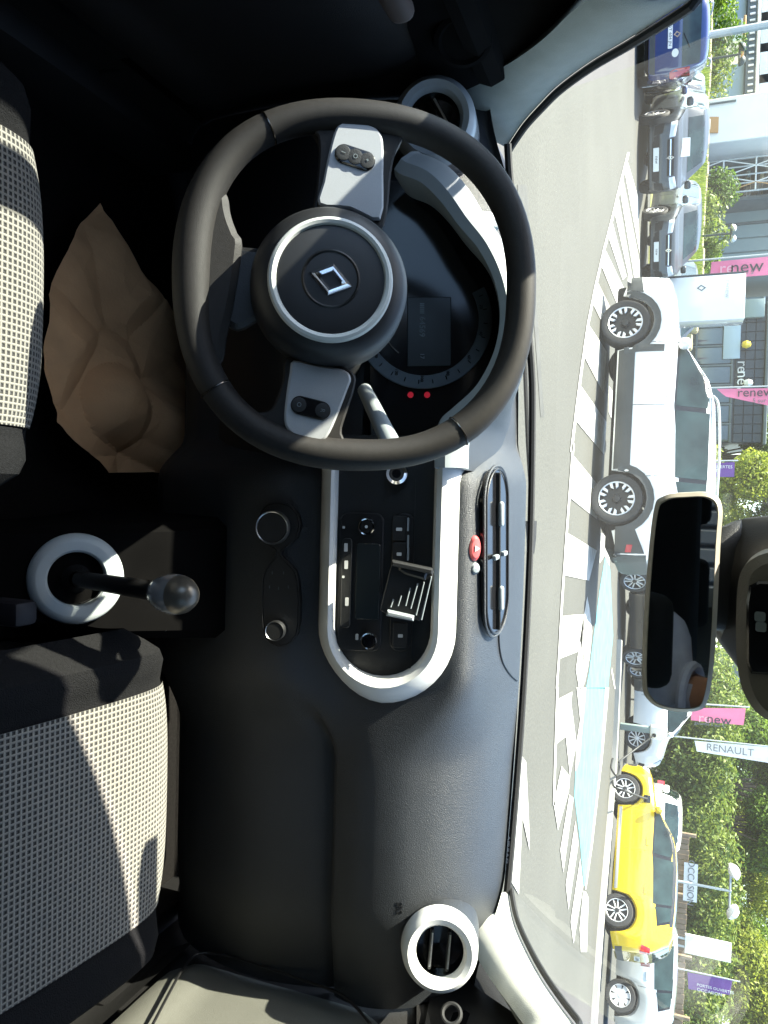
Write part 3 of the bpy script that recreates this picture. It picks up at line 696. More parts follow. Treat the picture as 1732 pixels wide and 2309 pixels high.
spl = wprism(Z1([(1020, 1050), (1040, 800), (1060, 560), (1050, 420), (1000, 330), (1080, 230), (1200, 190), (1400, 190), (1600, 220), (1700, 300), (1690, 420), (1640, 520), (1600, 700), (1570, 1000), (1500, 1120), (1250, 1100)]), .004, .018, 'rim_leather', 'spoke')
spr = wprism(Z2([(820, 680), (1100, 700), (1310, 790), (1330, 900), (1260, 1120), (1230, 1250), (1290, 1380), (1200, 1440), (1000, 1440), (780, 1360), (600, 1250), (480, 1140), (590, 1100), (690, 1080), (740, 1000), (790, 850)]), .004, .018, 'rim_leather', 'spoke')
spb = wprism(Z1([(480, 1240), (640, 1260), (760, 1330), (760, 1650), (600, 1780), (440, 1860), (300, 1760), (200, 1640), (180, 1500), (220, 1350), (300, 1250), (400, 1215)]), -.004, .016, 'black_plastic', 'spoke', bev=.005)
wprism(Z1([(480, 1230), (445, 1135), (408, 1040), (386, 950), (372, 860), (310, 790), (215, 880), (150, 1120), (90, 1560), (85, 1800), (130, 2000), (230, 2150), (330, 2080), (360, 1900), (420, 1640)]), .006, .016, 'rim_leather', 'rim_flare', bev=.006)
a = wprism(lp, .010, .008, 'spoke_trim', 'spoke_insert', spl); b = wprism(rp, .010, .008, 'spoke_trim', 'spoke_insert', spr)
def buttons(c, L, Wd, ang, par, n):
    p = wl(*c, .0115); M = W0 @ Matrix.Translation((p.x, p.y, .0125)) @ Matrix.Rotation(ang, 4, 'Z')
    part('button_pad', MB().prism(rrect(Wd, L, Wd/2, 8), M, .004, .0012), 'gloss_black', par)
    for k in range(n):
        off = (k-(n-1)/2)*L*.6/(n-1)
        B = M @ Matrix.Translation((0, off, .0006))
        part('button_dish', MB().lathe([(0, .0001), (Wd*.30, .0006), (Wd*.40, .0002)], 18, B), 'panel_black', par)
        part('button_mark', text_mb(('IO+' if n == 3 else 'OR')[k], .006, B @ Matrix.Translation((0, 0, .0009)), .0002), 'lcd_digit', par)
buttons(zpt((1330, 578), 400, 180, 3.318), .040, .0185, rad(-14), spl, 3)
buttons(zpt((998, 1060), 400, 600, 3.318), .039, .0180, rad(-12), spr, 2)
# hub
hcx = wl(714, 606, .034)
HUB = W0 @ Matrix.Translation((hcx.x, hcx.y, 0)) @ Matrix.Rotation(ROT, 4, 'Z')
hb_ = part('hub_pad', MB().lathe([(0, .040), (.030, .0400), (.046, .0385), (.0545, .037), (.0620, .034), (.0700, .027), (.0755, .015), (.077, -.01), (.070, -.05)], 64, HUB), 'hub_plastic', wheel)
part('hub_ring', MB().lathe([(.0505, .0375), (.0518, .0407), (.0545, .0420), (.0572, .0407), (.0588, .0360)], 72, HUB), mat('pale_ring', (.60, .61, .58), .4), hb_)
part('hub_groove', MB().lathe([(.0245, .0402), (.026, .0412), (.0275, .0402)], 56, HUB), 'black_plastic', hb_)
# emblem: hollow chrome diamond, two interlocked halves
def diamond(s, h): return [Vector((0, 1.28*s, h)), Vector((s*.92, .10*s, h)), Vector((0, -1.28*s, h)), Vector((-s*.92, -.10*s, h))]
EM = HUB @ Matrix.Translation((0.001, 0.0, .0405)) @ Matrix.Rotation(rad(-8), 4, 'Z')
def emblem(parent, M, s, m1, world=True):
    o_, i_ = diamond(s, 0), diamond(s*.50, 0); om = diamond(s*.74, s*.26)
    for k in range(4):
        a, b = o_[k], o_[(k+1) % 4]; c, d = i_[k], i_[(k+1) % 4]; e, f = om[k], om[(k+1) % 4]
        mb = MB().add([M @ p for p in (a, b, f, e, c, d)], [(0, 1, 2, 3), (3, 2, 5, 4)])
        part('emblem_facet', mb, m1, parent, world=world, smooth=False)
emblem(hb_, EM, .0165, 'chrome')
# column shroud and stalk behind the wheel
sh = part('column_shroud', MB().loft([[WC+Vector((hx*math.cos(a), y, dz+hz*math.sin(a))) for a in [2*PI*k/28 for k in range(28)]] for (y, hx, hz, dz) in [(.03, .050, .042, -.035), (.07, .062, .048, -.055), (.12, .068, .052, -.085), (.2, .07, .055, -.125), (.32, .07, .055, -.185)]]), 'panel_black', wheel)
s0, s1 = aty(805, 878, .80), aty(838, 945, .74)
part('stalk', MB().tube([s0+(s0-s1)*.6, s0, s1, s1+(s1-s0)*.4], lambda t: .0085+.002*t, 14), 'grey_trim', wheel)
s0, s1 = aty(800, 430, .82), aty(790, 330, .77)
part('stalk', MB().tube([s0, s1], lambda t: .0085+.002*t, 14), 'panel_black', wheel)

# ================================================================== seats
def seat(name, xc, yf, zt, label, recline=28):
    s = thing(name, label, 'car seat', (xc, yf-.28, .36))
    prof = [(yf-.52, zt-.045), (yf-.36, zt-.035), (yf-.20, zt-.012), (yf-.10, zt-.002), (yf-.045, zt-.008), (yf-.012, zt-.035), (yf, zt-.075), (yf-.008, zt-.13), (yf-.03, zt-.20)]
    pc_ = catmull([Vector((0, a, b)) for a, b in prof], 5)
    def surf(u, v, off=0.0):
        i = v*(len(pc_)-1); k = int(min(i, len(pc_)-2)); p = pc_[k].lerp(pc_[k+1], i-k)
        t = (pc_[min(k+2, len(pc_)-1)]-pc_[max(k-1, 0)]).normalized(); n = Vector((0, -t.z, t.y))
        bol = .016*smoothstep(.66, .82, abs(u))-.045*smoothstep(.84, 1.0, abs(u))**2
        crown = .012*(1-u*u)
        q = p+n*(off+bol*(1-v*.5)); q.y += crown*smoothstep(.3, .7, v)-.085*abs(u)**4*smoothstep(.3, .7, v); q.x = xc+u*.215
        return q
    N, V_ = 30, 40
    c = part('cushion', MB().grid(lambda a, b: surf(2*a-1, b), N, V_), 'seat_black', s)
    ue = .648
    pm = MB().grid(lambda a, b: surf((2*a-1)*ue, b*.78, .0025), 22, 34)
    arc = [0]
    for k in range(1, 35): arc.append(arc[-1]+(surf(0, k/34*.78)-surf(0, (k-1)/34*.78)).length)
    pm.uv = [((2*(i/22)-1)*ue*.215, arc[j]) for i in range(23) for j in range(35)]
    part('cushion_centre', pm, 'seat_weave', c, label='two-tone basket weave centre panel')
    part('seat_base', MB().rbox((xc, yf-.30, .40), (.38, .44, .10), .02), 'carpet', s)
    rc = rad(recline)
    def back(u, v, off=0):
        h = v*.62; yb = yf-.50-math.sin(rc)*h; z = zt-.03+math.cos(rc)*h
        bol = .035*smoothstep(.58, .85, abs(u)); n = Vector((0, math.cos(rc), math.sin(rc)))
        wd = .245*(1-.18*smoothstep(.6, 1, v))
        return Vector((xc+u*wd, yb, z))+n*(bol+off-.07*smoothstep(.88, 1, abs(u)))
    bk = part('backrest', MB().grid(lambda a, b: back(2*a-1, b), 20, 20).grid(lambda a, b: back(2*a-1, b, -.10), 20, 20), 'seat_black', s)
    hp = back(0, 1)+Vector((0, -.08, .055))
    part('headrest', MB().rbox(hp, (.22, .08, .13), .035, 3, Matrix.Rotation(-rc, 3, 'X')), 'seat_black', s)
    return s
seat('driver_seat', -0.277, 0.632, 0.612, 'driver seat with sunlit two-tone woven cushion, under the steering wheel', 30)
seat('passenger_seat', 0.302, 0.835, 0.628, 'empty front passenger seat, woven cushion crossed by one sunlit strip', 48)
# rear bench
rb = thing('rear_bench', 'black rear bench seat with three headrests behind the front seats', 'car seat', (0, -1.0, .36))
part('cushion', MB().rbox((0, -.72, .52), (1.2, .50, .18), .05, 3), 'seat_black', rb)
part('backrest', MB().rbox((0, -1.12, .82), (1.2, .14, .62), .05, 3, Matrix.Rotation(rad(-14), 3, 'X')), 'seat_black', rb)
for x in (-.36, 0, .36): part('headrest', MB().rbox((x, -1.22, 1.09), (.24, .08, .12), .03, 3), 'seat_black', rb)

# ================================================================== console, gear lever, belt buckle
con = thing('centre_console', 'low black centre console with a pale grey ring around the lever gaiter', 'console', (.04, .7, .34))
RC, RN = aty(165, 1250, .775), Vector((-.05, -.68, .73)).normalized(); RM = frame(RC, RN)
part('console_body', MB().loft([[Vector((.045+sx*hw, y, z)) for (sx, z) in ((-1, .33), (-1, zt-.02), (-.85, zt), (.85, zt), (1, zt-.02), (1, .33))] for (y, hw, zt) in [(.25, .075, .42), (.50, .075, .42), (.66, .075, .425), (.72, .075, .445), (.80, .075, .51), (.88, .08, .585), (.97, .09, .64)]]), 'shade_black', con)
part('console_ring', MB().lathe([(.0585, -.012), (.0585, -.002), (.056, .003), (.049, .007), (.047, .0075), (.037, .006), (.0345, .003), (.0335, -.012)], 64, RM), mat('ring_grey', (.47, .52, .53), .45, var=.03), con, label='pale grey ring around the gear lever gaiter')
part('gaiter', MB().lathe([(.0336, -.004), (.030, -.014), (.020, -.010), (.014, .004), (.010, .012)], 40, RM), 'seat_black', con)
part('buckle', MB().rbox(aty(20, 1322, .60), (.026, .030, .05), .006), mat('buckle_plastic', (.006, .0055, .008), .6, spec=.3), con)
part('buckle_tongue', MB().rbox(aty(52, 1322, .61), (.018, .018, .02), .004), 'grey_trim', con)
wedge = [(300, 1300), (318, 1342), (352, 1366), (360, 1362), (335, 1330), (325, 1290)]
part('console_wedge', MB().add([aty(x, y, .865) for x, y in wedge], [tuple(range(6))]), 'label_print', con)  # small pale wedge-shaped face behind the lever
gl = thing('gear_lever', 'gear lever with rounded chrome and bronze knob, between the seats', 'gear lever', RC)
kc = aty(383, 1284, .735); kb = RC+RN*.006+Vector((0, 0, .004)); ax = (kc-kb).normalized()
part('stick', MB().tube([kb, kb.lerp(kc, .5), kc], lambda t: .0105+.002*t, 14), 'black_plastic', gl)
KM = frame(kc, (ax+Vector((-.05, -.10, 0))).normalized(), (0, 1, 0))
part('knob', MB().lathe([(.012, -.040), (.0165, -.036), (.0210, -.024), (.0232, -.008), (.0230, .002), (.0224, .005)], 40, KM), mat('satin_knob', (.60, .61, .62), .26, metal=.6), gl)
part('knob_cap', MB().lathe([(0, .0275), (.007, .0268), (.012, .0240), (.0170, .0185), (.0210, .011), (.0226, .0045)], 40, KM), mat('bronze_cap', (.15, .135, .11), .32, metal=.45), gl)

# ================================================================== brown paper on the floor
def paper():
    out = [(205, 440), (228, 480), (262, 555), (285, 605), (330, 650), (370, 700), (398, 760), (418, 815), (395, 858), (372, 900), (384, 935), (386, 1032), (300, 1019), (216, 1021), (195, 995), (150, 965), (110, 935), (88, 912), (92, 885), (60, 800), (60, 640), (110, 560), (150, 505)]
    P = [atz(x, y, .37) for x, y in out]
    poly = [Vector((p.x, p.y, 0)) for p in P]
    bm = bmesh.new(); vs = [bm.verts.new(p) for p in poly]; bm.faces.new(vs)
    bmesh.ops.triangulate(bm, faces=list(bm.faces))
    for _ in range(7):
        long = [e for e in bm.edges if e.calc_length() > .007]
        if not long: break
        bmesh.ops.subdivide_edges(bm, edges=long, cuts=1); bmesh.ops.triangulate(bm, faces=list(bm.faces))
    roll_a, roll_b = atz(215, 870, .37), atz(385, 990, .37)
    rp_ = random.Random(4); folds = [(rp_.uniform(0, PI), rp_.uniform(3.5, 8), rp_.uniform(0, 1), rp_.uniform(.010, .019)) for _ in range(9)]
    for v in bm.verts:
        x, y = v.co.x, v.co.y; z = .352
        wx = x+.02*noise.noise(Vector((x*6, y*6, 2))); wy = y+.02*noise.noise(Vector((x*6, y*6, 9)))
        for an, fr, ph_0, am in folds:                   # sharp creases crossing the sheet
            q = (wx*math.cos(an)+wy*math.sin(an))*fr+ph_0; z += am*abs((q % 1)*2-1)*(.5+.5*noise.noise(Vector((x*3+an*5, y*3, 0))))
        vd = noise.voronoi(Vector((wx*8, wy*8, .3)))[0]; z += .016*min(1, (vd[1]-vd[0])*1.6)      # crumple cells with sharp valleys
        ab = (roll_b-roll_a); t = max(0, min(1, ((v.co-roll_a).x*ab.x+(v.co-roll_a).y*ab.y)/(ab.x**2+ab.y**2)))
        q = roll_a+ab*t; d = math.hypot(x-q.x, y-q.y)
        z += .042*(1-(d/.06)**2) if d < .06 else 0
        v.co.z = max(.347, z)
    bm.verts.index_update(); mb = MB(); mb.add([v.co for v in bm.verts], [tuple(v.index for v in f.verts) for f in bm.faces]); bm.free()
    single('paper_sheet', mb, 'kraft_paper', 'crumpled brown kraft paper sheet lying on the driver footwell floor', 'paper', ang=9)
paper()

# ================================================================== phone cradle clipped in front of the radio
ph_ = thing('phone_cradle', 'empty black ribbed phone cradle clipped at a tilt over the radio', 'phone holder', podz((1190, 940), .01).to_3d() if False else PM @ Vector((*podz((1190, 940), .01), .01)))
def cz_(L, h): 
    return [podz(q, h) for q in L]
def cprism(L, h, d, m, nm, bev=.001): return part(nm, MB().prism([(p.x, p.y) for p in cz_(L, h)], PM @ Matrix.Translation((0, 0, h)), d, bev), m, ph_)
cprism([(1075, 715), (1380, 775), (1385, 800), (1280, 1160), (1030, 1110), (985, 1080)], .012, .007, 'panel_black', 'back_plate')
cprism([(1075, 710), (1385, 775), (1375, 815), (1070, 750)], .026, .018, 'panel_black', 'upper_jaw', .002)
cprism([(1125, 750), (1345, 795), (1325, 860), (1170, 815), (1125, 785)], .022, .010, 'black_plastic', 'jaw_pad', .003)
cprism([(1040, 1085), (1240, 1130), (1235, 1165), (1030, 1125)], .026, .018, 'grey_trim', 'lower_jaw', .002)
for (a, b, c, d) in [(1365, 830, 1290, 1155), (1310, 870, 1250, 1120), (1262, 880, 1210, 1070), (1205, 915, 1172, 1050), (1140, 970, 1115, 1050), (1080, 1000, 1060, 1060)]:
    cprism([(a, b), (a+10, b+2), (c+10, d+2), (c, d)], .0155, .004, 'grey_trim', 'rib', .0006)
part('clip_arm', MB().rbox(PM @ Vector((*podz((1180, 950), 0), -.006)), (.02, .03, .02), .003), 'panel_black', ph_)

# ================================================================== rear-view mirror
mi = thing('rear_view_mirror', 'rounded rectangular rear-view mirror in a beige frame, on a black stem', 'mirror', aty(1470, 1300, .83))
mo_ = [(1485, 1064), (1535, 1066), (1560, 1095), (1556, 1180), (1545, 1400), (1530, 1510), (1505, 1538), (1440, 1536), (1400, 1515), (1386, 1470), (1392, 1300), (1410, 1110), (1432, 1072)]
MC = aty(1472, 1302, .83); MN = Vector((.03, -1, -.042)).normalized(); MM = frame(MC, MN); MIv = MM.inverted()
def mloc(x, y): p = MIv @ atp(x, y, MC, MN); return Vector((p.x, p.y, 0))
mp = catmull([mloc(*q) for q in mo_], 5, True); mc = sum(mp, Vector())/len(mp)
part('mirror_shell', MB().prism([(p.x, p.y) for p in mp], MM, .028, .004), 'mirror_beige', mi)
inn = [Vector((mc.x+(p.x-mc.x)*.955, mc.y+(p.y-mc.y)*.86, 0)) for p in mp]
part('mirror_glass', MB().prism([(p.x, p.y) for p in inn], MM @ Matrix.Translation((0, 0, .0012)), .004, .0), 'mirror_glass', mi, smooth=False)
st = [MC+Vector((.02, .03, .02)), aty(1580, 1240, .90), aty(1640, 1200, .95), aty(1720, 1200, .93)]
part('mirror_stem', MB().loft([[c+Vector((hx*math.cos(a), 0, hz*math.sin(a))) for a in [2*PI*k/20 for k in range(20)]] for c, hx, hz in [(MC+Vector((.0, .03, .0)), .03, .02), (aty(1565, 1250, .88), .055, .03), (aty(1610, 1270, .90), .075, .04), (aty(1670, 1300, .88), .09, .05), (aty(1760, 1300, .84), .09, .05)]]), 'black_plastic', mi)

# ================================================================== the photographer on the rear bench (only the mirror shows some of him)
def person():
    t = thing('person', 'person in a pale lilac shirt on the back seat, glimpsed in the rear-view mirror', 'person', (.36, -.72, .61))
    X, Y, Z = .53, -.74, .60
    J = {'pel': (X, Y, Z+.06), 'wai': (X, Y+.01, Z+.24), 'che': (X-.01, Y+.12, Z+.42), 'nb': (X-.01, Y+.19, Z+.53), 'nt': (X-.015, Y+.24, Z+.61), 'hd': (X-.015, Y+.28, Z+.69), 'hd2': (X-.015, Y+.28, Z+.77),
         'sl': (X-.18, Y+.13, Z+.47), 'el': (X-.26, Y+.24, Z+.30), 'wl': (X-.30, Y+.46, Z+.22), 'pl': (X-.30, Y+.53, Z+.24),
         'sr': (X+.08, Y+.12, Z+.47), 'er': (X+.08, Y+.28, Z+.27), 'wr': (X-.02, Y+.46, Z+.22), 'pr': (X-.06, Y+.53, Z+.24),
         'hl': (X-.09, Y+.03, Z+.05), 'kl': (X-.13, Y+.42, Z+.06), 'al': (X-.13, Y+.44, .40), 'tl': (X-.13, Y+.60, .37),
         'hr': (X+.09, Y+.03, Z+.05), 'kr': (X+.12, Y+.42, Z+.06), 'ar': (X+.12, Y+.44, .40), 'tr': (X+.12, Y+.60, .37)}
    Rr = {'pel': .13, 'wai': .125, 'che': .14, 'nb': .062, 'nt': .052, 'hd': .082, 'hd2': .078, 'sl': .062, 'el': .045, 'wl': .03, 'pl': .034, 'sr': .062, 'er': .045, 'wr': .03, 'pr': .034, 'hl': .085, 'kl': .06, 'al': .042, 'tl': .036, 'hr': .085, 'kr': .06, 'ar': .042, 'tr': .036}
    E_ = [('pel', 'wai'), ('wai', 'che'), ('che', 'nb'), ('nb', 'nt'), ('nt', 'hd'), ('hd', 'hd2'), ('che', 'sl'), ('sl', 'el'), ('el', 'wl'), ('wl', 'pl'), ('che', 'sr'), ('sr', 'er'), ('er', 'wr'), ('wr', 'pr'), ('pel', 'hl'), ('hl', 'kl'), ('kl', 'al'), ('al', 'tl'), ('pel', 'hr'), ('hr', 'kr'), ('kr', 'ar'), ('ar', 'tr')]
    # fingers curled round the phone
    for s, sg in (('l', 1), ('r', 1)):
        p = Vector(J['p'+s])
        for k in range(4):
            b = p+Vector((-.018+.012*k, .03, .02)); J[f'f{s}{k}a'] = b; J[f'f{s}{k}b'] = b+Vector((0, .035-.004*abs(k-1.5), .012)); J[f'f{s}{k}c'] = b+Vector((.0, .045, .036-.003*abs(k-1.5)))
            for q in 'abc': Rr[f'f{s}{k}{q}'] = .0085
            E_.extend([('p'+s, f'f{s}{k}a'), (f'f{s}{k}a', f'f{s}{k}b'), (f'f{s}{k}b', f'f{s}{k}c')])
        J[f't{s}a'] = p+Vector((.03 if s == 'l' else -.03, .005, .02)); J[f't{s}b'] = p+Vector((.035 if s == 'l' else -.035, .03, .045)); Rr[f't{s}a'] = .011; Rr[f't{s}b'] = .009
        E_.extend([('p'+s, f't{s}a'), (f't{s}a', f't{s}b')])
    ks = list(J); me = bpy.data.meshes.new('body'); me.from_pydata([tuple(Vector(J[k])-Vector((.36, -.72, .61))) for k in ks], [(ks.index(a), ks.index(b)) for a, b in E_], [])
    o = bpy.data.objects.new('body', me); COL.objects.link(o); md = o.modifiers.new('s', 'SKIN'); o.modifiers.new('d', 'SUBSURF').levels = 1
    o.modifiers['d'].render_levels = 2
    for k, sv in zip(ks, me.skin_vertices[0].data): sv.radius = (Rr[k], Rr[k]); sv.use_root = (k == 'pel')
    dg = bpy.context.evaluated_depsgraph_get(); nm = bpy.data.meshes.new_from_object(o.evaluated_get(dg)); bpy.data.objects.remove(o)
    o = bpy.data.objects.new('body', nm); COL.objects.link(o); o.parent = t
    nm.materials.clear(); nm.materials.append(MATS['skin']); nm.materials.append(MATS['shirt']); nm.materials.append(MATS['trousers'])
    for p in nm.polygons:
        c = p.center+Vector((.36, -.72, .61)); p.use_smooth = True
        neck = c.z > Z+.54 and abs(c.x-X) < .12
        arm = c.y > Y+.30 and c.z > Z+.10 and c.z < Z+.52
        p.material_index = 0 if (neck or arm) else (2 if (c.z < Z+.16) else 1)
    ROOTM[o.name] = ROOTM[t.name]
    hd = Vector((X-.015, Y+.29, Z+.74))
    part('hair', MB().lathe([(0, .100), (.05, .092), (.085, .06), (.096, .01), (.094, -.03), (.088, -.05)], 24, Matrix.Translation(hd+Vector((0, -.018, .015))) @ Matrix.Rotation(rad(18), 4, 'X') @ Matrix.Diagonal((.94, 1.1, 1, 1))), 'hair', t)
    part('collar', MB().tube([Vector((X-.01+.075*math.cos(a), Y+.20+.07*math.sin(a), Z+.545-.02*math.sin(a))) for a in [2*PI*k/24 for k in range(24)]], .014, 8, closed=True), 'shirt', t)
    for s in (-1, 1):
        part('eye', MB().lathe([(0, .012), (.008, .008), (.012, 0)], 14, frame(hd+Vector((s*.032, .078, -.02)), (0, 1, 0))), 'label_print', t)
        part('ear', MB().rbox(hd+Vector((s*.088, -.005, -.025)), (.014, .035, .055), .006, 2), 'skin', t)
    part('nose', MB().loft([[hd+Vector((w*math.cos(a), .080+d+.012*math.sin(a), z)) for a in [2*PI*k/10 for k in range(10)]] for w, d, z in [(.006, .0, -.015), (.010, .008, -.035), (.014, .014, -.05), (.010, .004, -.058)]]), 'skin', t)
    part('mouth', MB().rbox(hd+Vector((0, .078, -.083)), (.045, .012, .012), .005, 2), 'skin', t)
person()

# ================================================================== outdoors: materials
def asphalt_mat():
    m = mat('asphalt', (0.125, 0.125, 0.115), 0.92, spec=0.25)
    n, l = m.node_tree.nodes, m.node_tree.links; b = n['Principled BSDF']; tc = n.new('ShaderNodeTexCoord')
    def nz(sc, d, a, c0, c1, lo, hi):
        t = n.new('ShaderNodeTexNoise'); t.inputs['Scale'].default_value = sc; t.inputs['Detail'].default_value = d
        l.new(tc.outputs['Object'], t.inputs['Vector']); r = n.new('ShaderNodeValToRGB')
        r.color_ramp.elements[0].position = lo; r.color_ramp.elements[1].position = hi
        r.color_ramp.elements[0].color = (*c0, 1); r.color_ramp.elements[1].color = (*c1, 1); l.new(t.outputs['Fac'], r.inputs['Fac']); return t, r
    t1, r1 = nz(0.35, 5, 0, (.066, .066, .059), (.082, .082, .073), .3, .7)
    t2, r2 = nz(34, 4, 0, (.80, .80, .80), (1.18, 1.17, 1.14), .3, .72)
    mx = n.new('ShaderNodeMix'); mx.data_type = 'RGBA'; mx.blend_type = 'MULTIPLY'; mx.inputs['Factor'].default_value = 1
    l.new(r1.outputs[0], mx.inputs[6]); l.new(r2.outputs[0], mx.inputs[7])
    t3, r3 = nz(70, 1, 0, (0, 0, 0), (1, 1, 1), .68, .74)       # bright chippings
    m2 = n.new('ShaderNodeMix'); m2.data_type = 'RGBA'; m2.blend_type = 'MIX'; l.new(r3.outputs[0], m2.inputs[0])
    l.new(mx.outputs[2], m2.inputs[6]); m2.inputs[7].default_value = (.17, .165, .14, 1)
    l.new(m2.outputs[2], b.inputs['Base Color'])
    bp = n.new('ShaderNodeBump'); bp.inputs['Strength'].default_value = .5; bp.inputs['Distance'].default_value = .01; l.new(t2.outputs['Fac'], bp.inputs['Height']); l.new(bp.outputs[0], b.inputs['Normal'])
asphalt_mat()
mat('road_white', (.46, .45, .41), .8, c2=(.27, .265, .24), vscale=7, detail=8, bump=.3, bscale=60)
mat('road_blue', (.062, .195, .215), .8, c2=(.105, .225, .235), vscale=3.5, detail=8)
mat('concrete', (.34, .33, .30), .9, var=.1, vscale=2)
mat('tyre', (.022, .022, .022), .75, var=.2, vscale=30, bump=.3, bscale=80)
mat('rim_alloy', (.66, .66, .66), .35, metal=.35)
mat('rim_dark', (.03, .03, .032), .35, metal=.4)
mat('clad_black', (.045, .05, .05), .6, var=.08, vscale=6)
mat('under_black', (.012, .012, .012), .9)
mat('car_glass', (.026, .048, .048), .04, spec=.4, c2=(.006, .012, .012), vscale=2.2)
mat('lamp_clear', (.55, .58, .60), .08, spec=.8, coat=.8)
mat('lamp_dark', (.05, .05, .055), .1, coat=.8)
mat('lamp_red', (.42, .03, .045), .15, coat=.8)
mat('plate', (.72, .73, .70), .5)
mat('print_dark', (.03, .035, .045), .6)
mat('print_grey', (.16, .17, .18), .6)
mat('paint_white', (.80, .80, .78), .25, coat=1.0, var=.01, vscale=3)
mat('paint_grey', (.034, .042, .048), .4, metal=.2, coat=.35, var=.04, vscale=2)
mat('paint_grey2', (.052, .062, .068), .4, metal=.2, coat=.35, var=.04, vscale=2)
mat('paint_blue', (.007, .026, .115), .25, coat=1.0, var=.04, vscale=2)
mat('paint_black', (.014, .017, .018), .2, coat=1.0)
mat('paint_green', (.035, .045, .045), .25, coat=1.0)
mat('paint_yellow', (.68, .47, .004), .25, coat=1.0, var=.02, vscale=2)
mat('paint_silver', (.42, .45, .46), .3, metal=.4, coat=1.0, var=.03, vscale=2)
mat('orange_paint', (.55, .28, .02), .3, coat=.8)
mat('steel_pole', (.42, .45, .46), .45, metal=.6, var=.06, vscale=3)
mat('dark_pole', (.03, .045, .04), .5, var=.1, vscale=4)
mat('pink_cloth', (.80, .20, .34), .8, var=.05, vscale=3, sheen=.2)
mat('purple_cloth', (.17, .07, .30), .8, var=.06, vscale=3, sheen=.2)
mat('white_cloth', (.72, .74, .74), .8, var=.03, vscale=3)
mat('wall_white', (.85, .84, .80), .8, var=.03, vscale=1.5, bump=.2, bscale=30)
mat('wall_beige', (.36, .34, .22), .85, var=.08, vscale=1.2)
mat('clad_grey', (.24, .31, .31), .5, var=.05, vscale=.8)
mat('clad_blue', (.26, .36, .41), .55, var=.05, vscale=.6)
mat('clad_navy', (.025, .040, .058), .5, var=.12, vscale=1.0)
mat('fascia', (.10, .125, .13), .6, var=.1, vscale=2)
mat('window_glass', (.06, .09, .10), .06, spec=.9, var=.3, vscale=.6)
mat('fence_wood', (.23, .17, .115), .85, var=.15, vscale=4, bump=.4, bscale=30)
mat('bark', (.09, .07, .05), .9, var=.3, vscale=8, bump=.8, bscale=14)
mat('grass_soil', (.20, .19, .055), .95, c2=(.10, .13, .03), vscale=1.2)
mat('dry_stone', (.42, .36, .22), .9, var=.2, vscale=2.5, bump=.5, bscale=10)
mat('orange_slats', (.55, .30, .12), .7)
mat('hub_cap', (.55, .55, .56), .35, metal=.3)
mat('hose', (.02, .022, .022), .6)
mat('charger_green', (.20, .26, .25), .5)
def leaf_mat(name, c1, c2, tr=.35):
    m = bpy.data.materials.new(name); m.use_nodes = True; n, l = m.node_tree.nodes, m.node_tree.links; n.clear()
    out = n.new('ShaderNodeOutputMaterial'); d = n.new('ShaderNodeBsdfPrincipled'); t = n.new('ShaderNodeBsdfTranslucent'); mx = n.new('ShaderNodeMixShader')
    d.inputs['Roughness'].default_value = .5; d.inputs['Specular IOR Level'].default_value = .35
    gi = n.new('ShaderNodeNewGeometry'); r = n.new('ShaderNodeValToRGB'); r.color_ramp.elements[0].color = (*c1, 1); r.color_ramp.elements[1].color = (*c2, 1)
    l.new(gi.outputs['Random Per Island'], r.inputs['Fac']); l.new(r.outputs[0], d.inputs['Base Color']); l.new(r.outputs[0], t.inputs[0])
    mx.inputs[0].default_value = tr; l.new(d.outputs[0], mx.inputs[1]); l.new(t.outputs[0], mx.inputs[2]); l.new(mx.outputs[0], out.inputs[0]); MATS[name] = m
leaf_mat('leaf_mid', (.035, .085, .008), (.19, .29, .025), .5); leaf_mat('leaf_yellow', (.08, .13, .010), (.34, .38, .04), .5)
leaf_mat('leaf_dark', (.020, .06, .008), (.12, .21, .02), .45); leaf_mat('blade', (.10, .17, .02), (.30, .36, .06)); leaf_mat('leaf_shrub', (.03, .08, .012), (.24, .30, .05), .45)

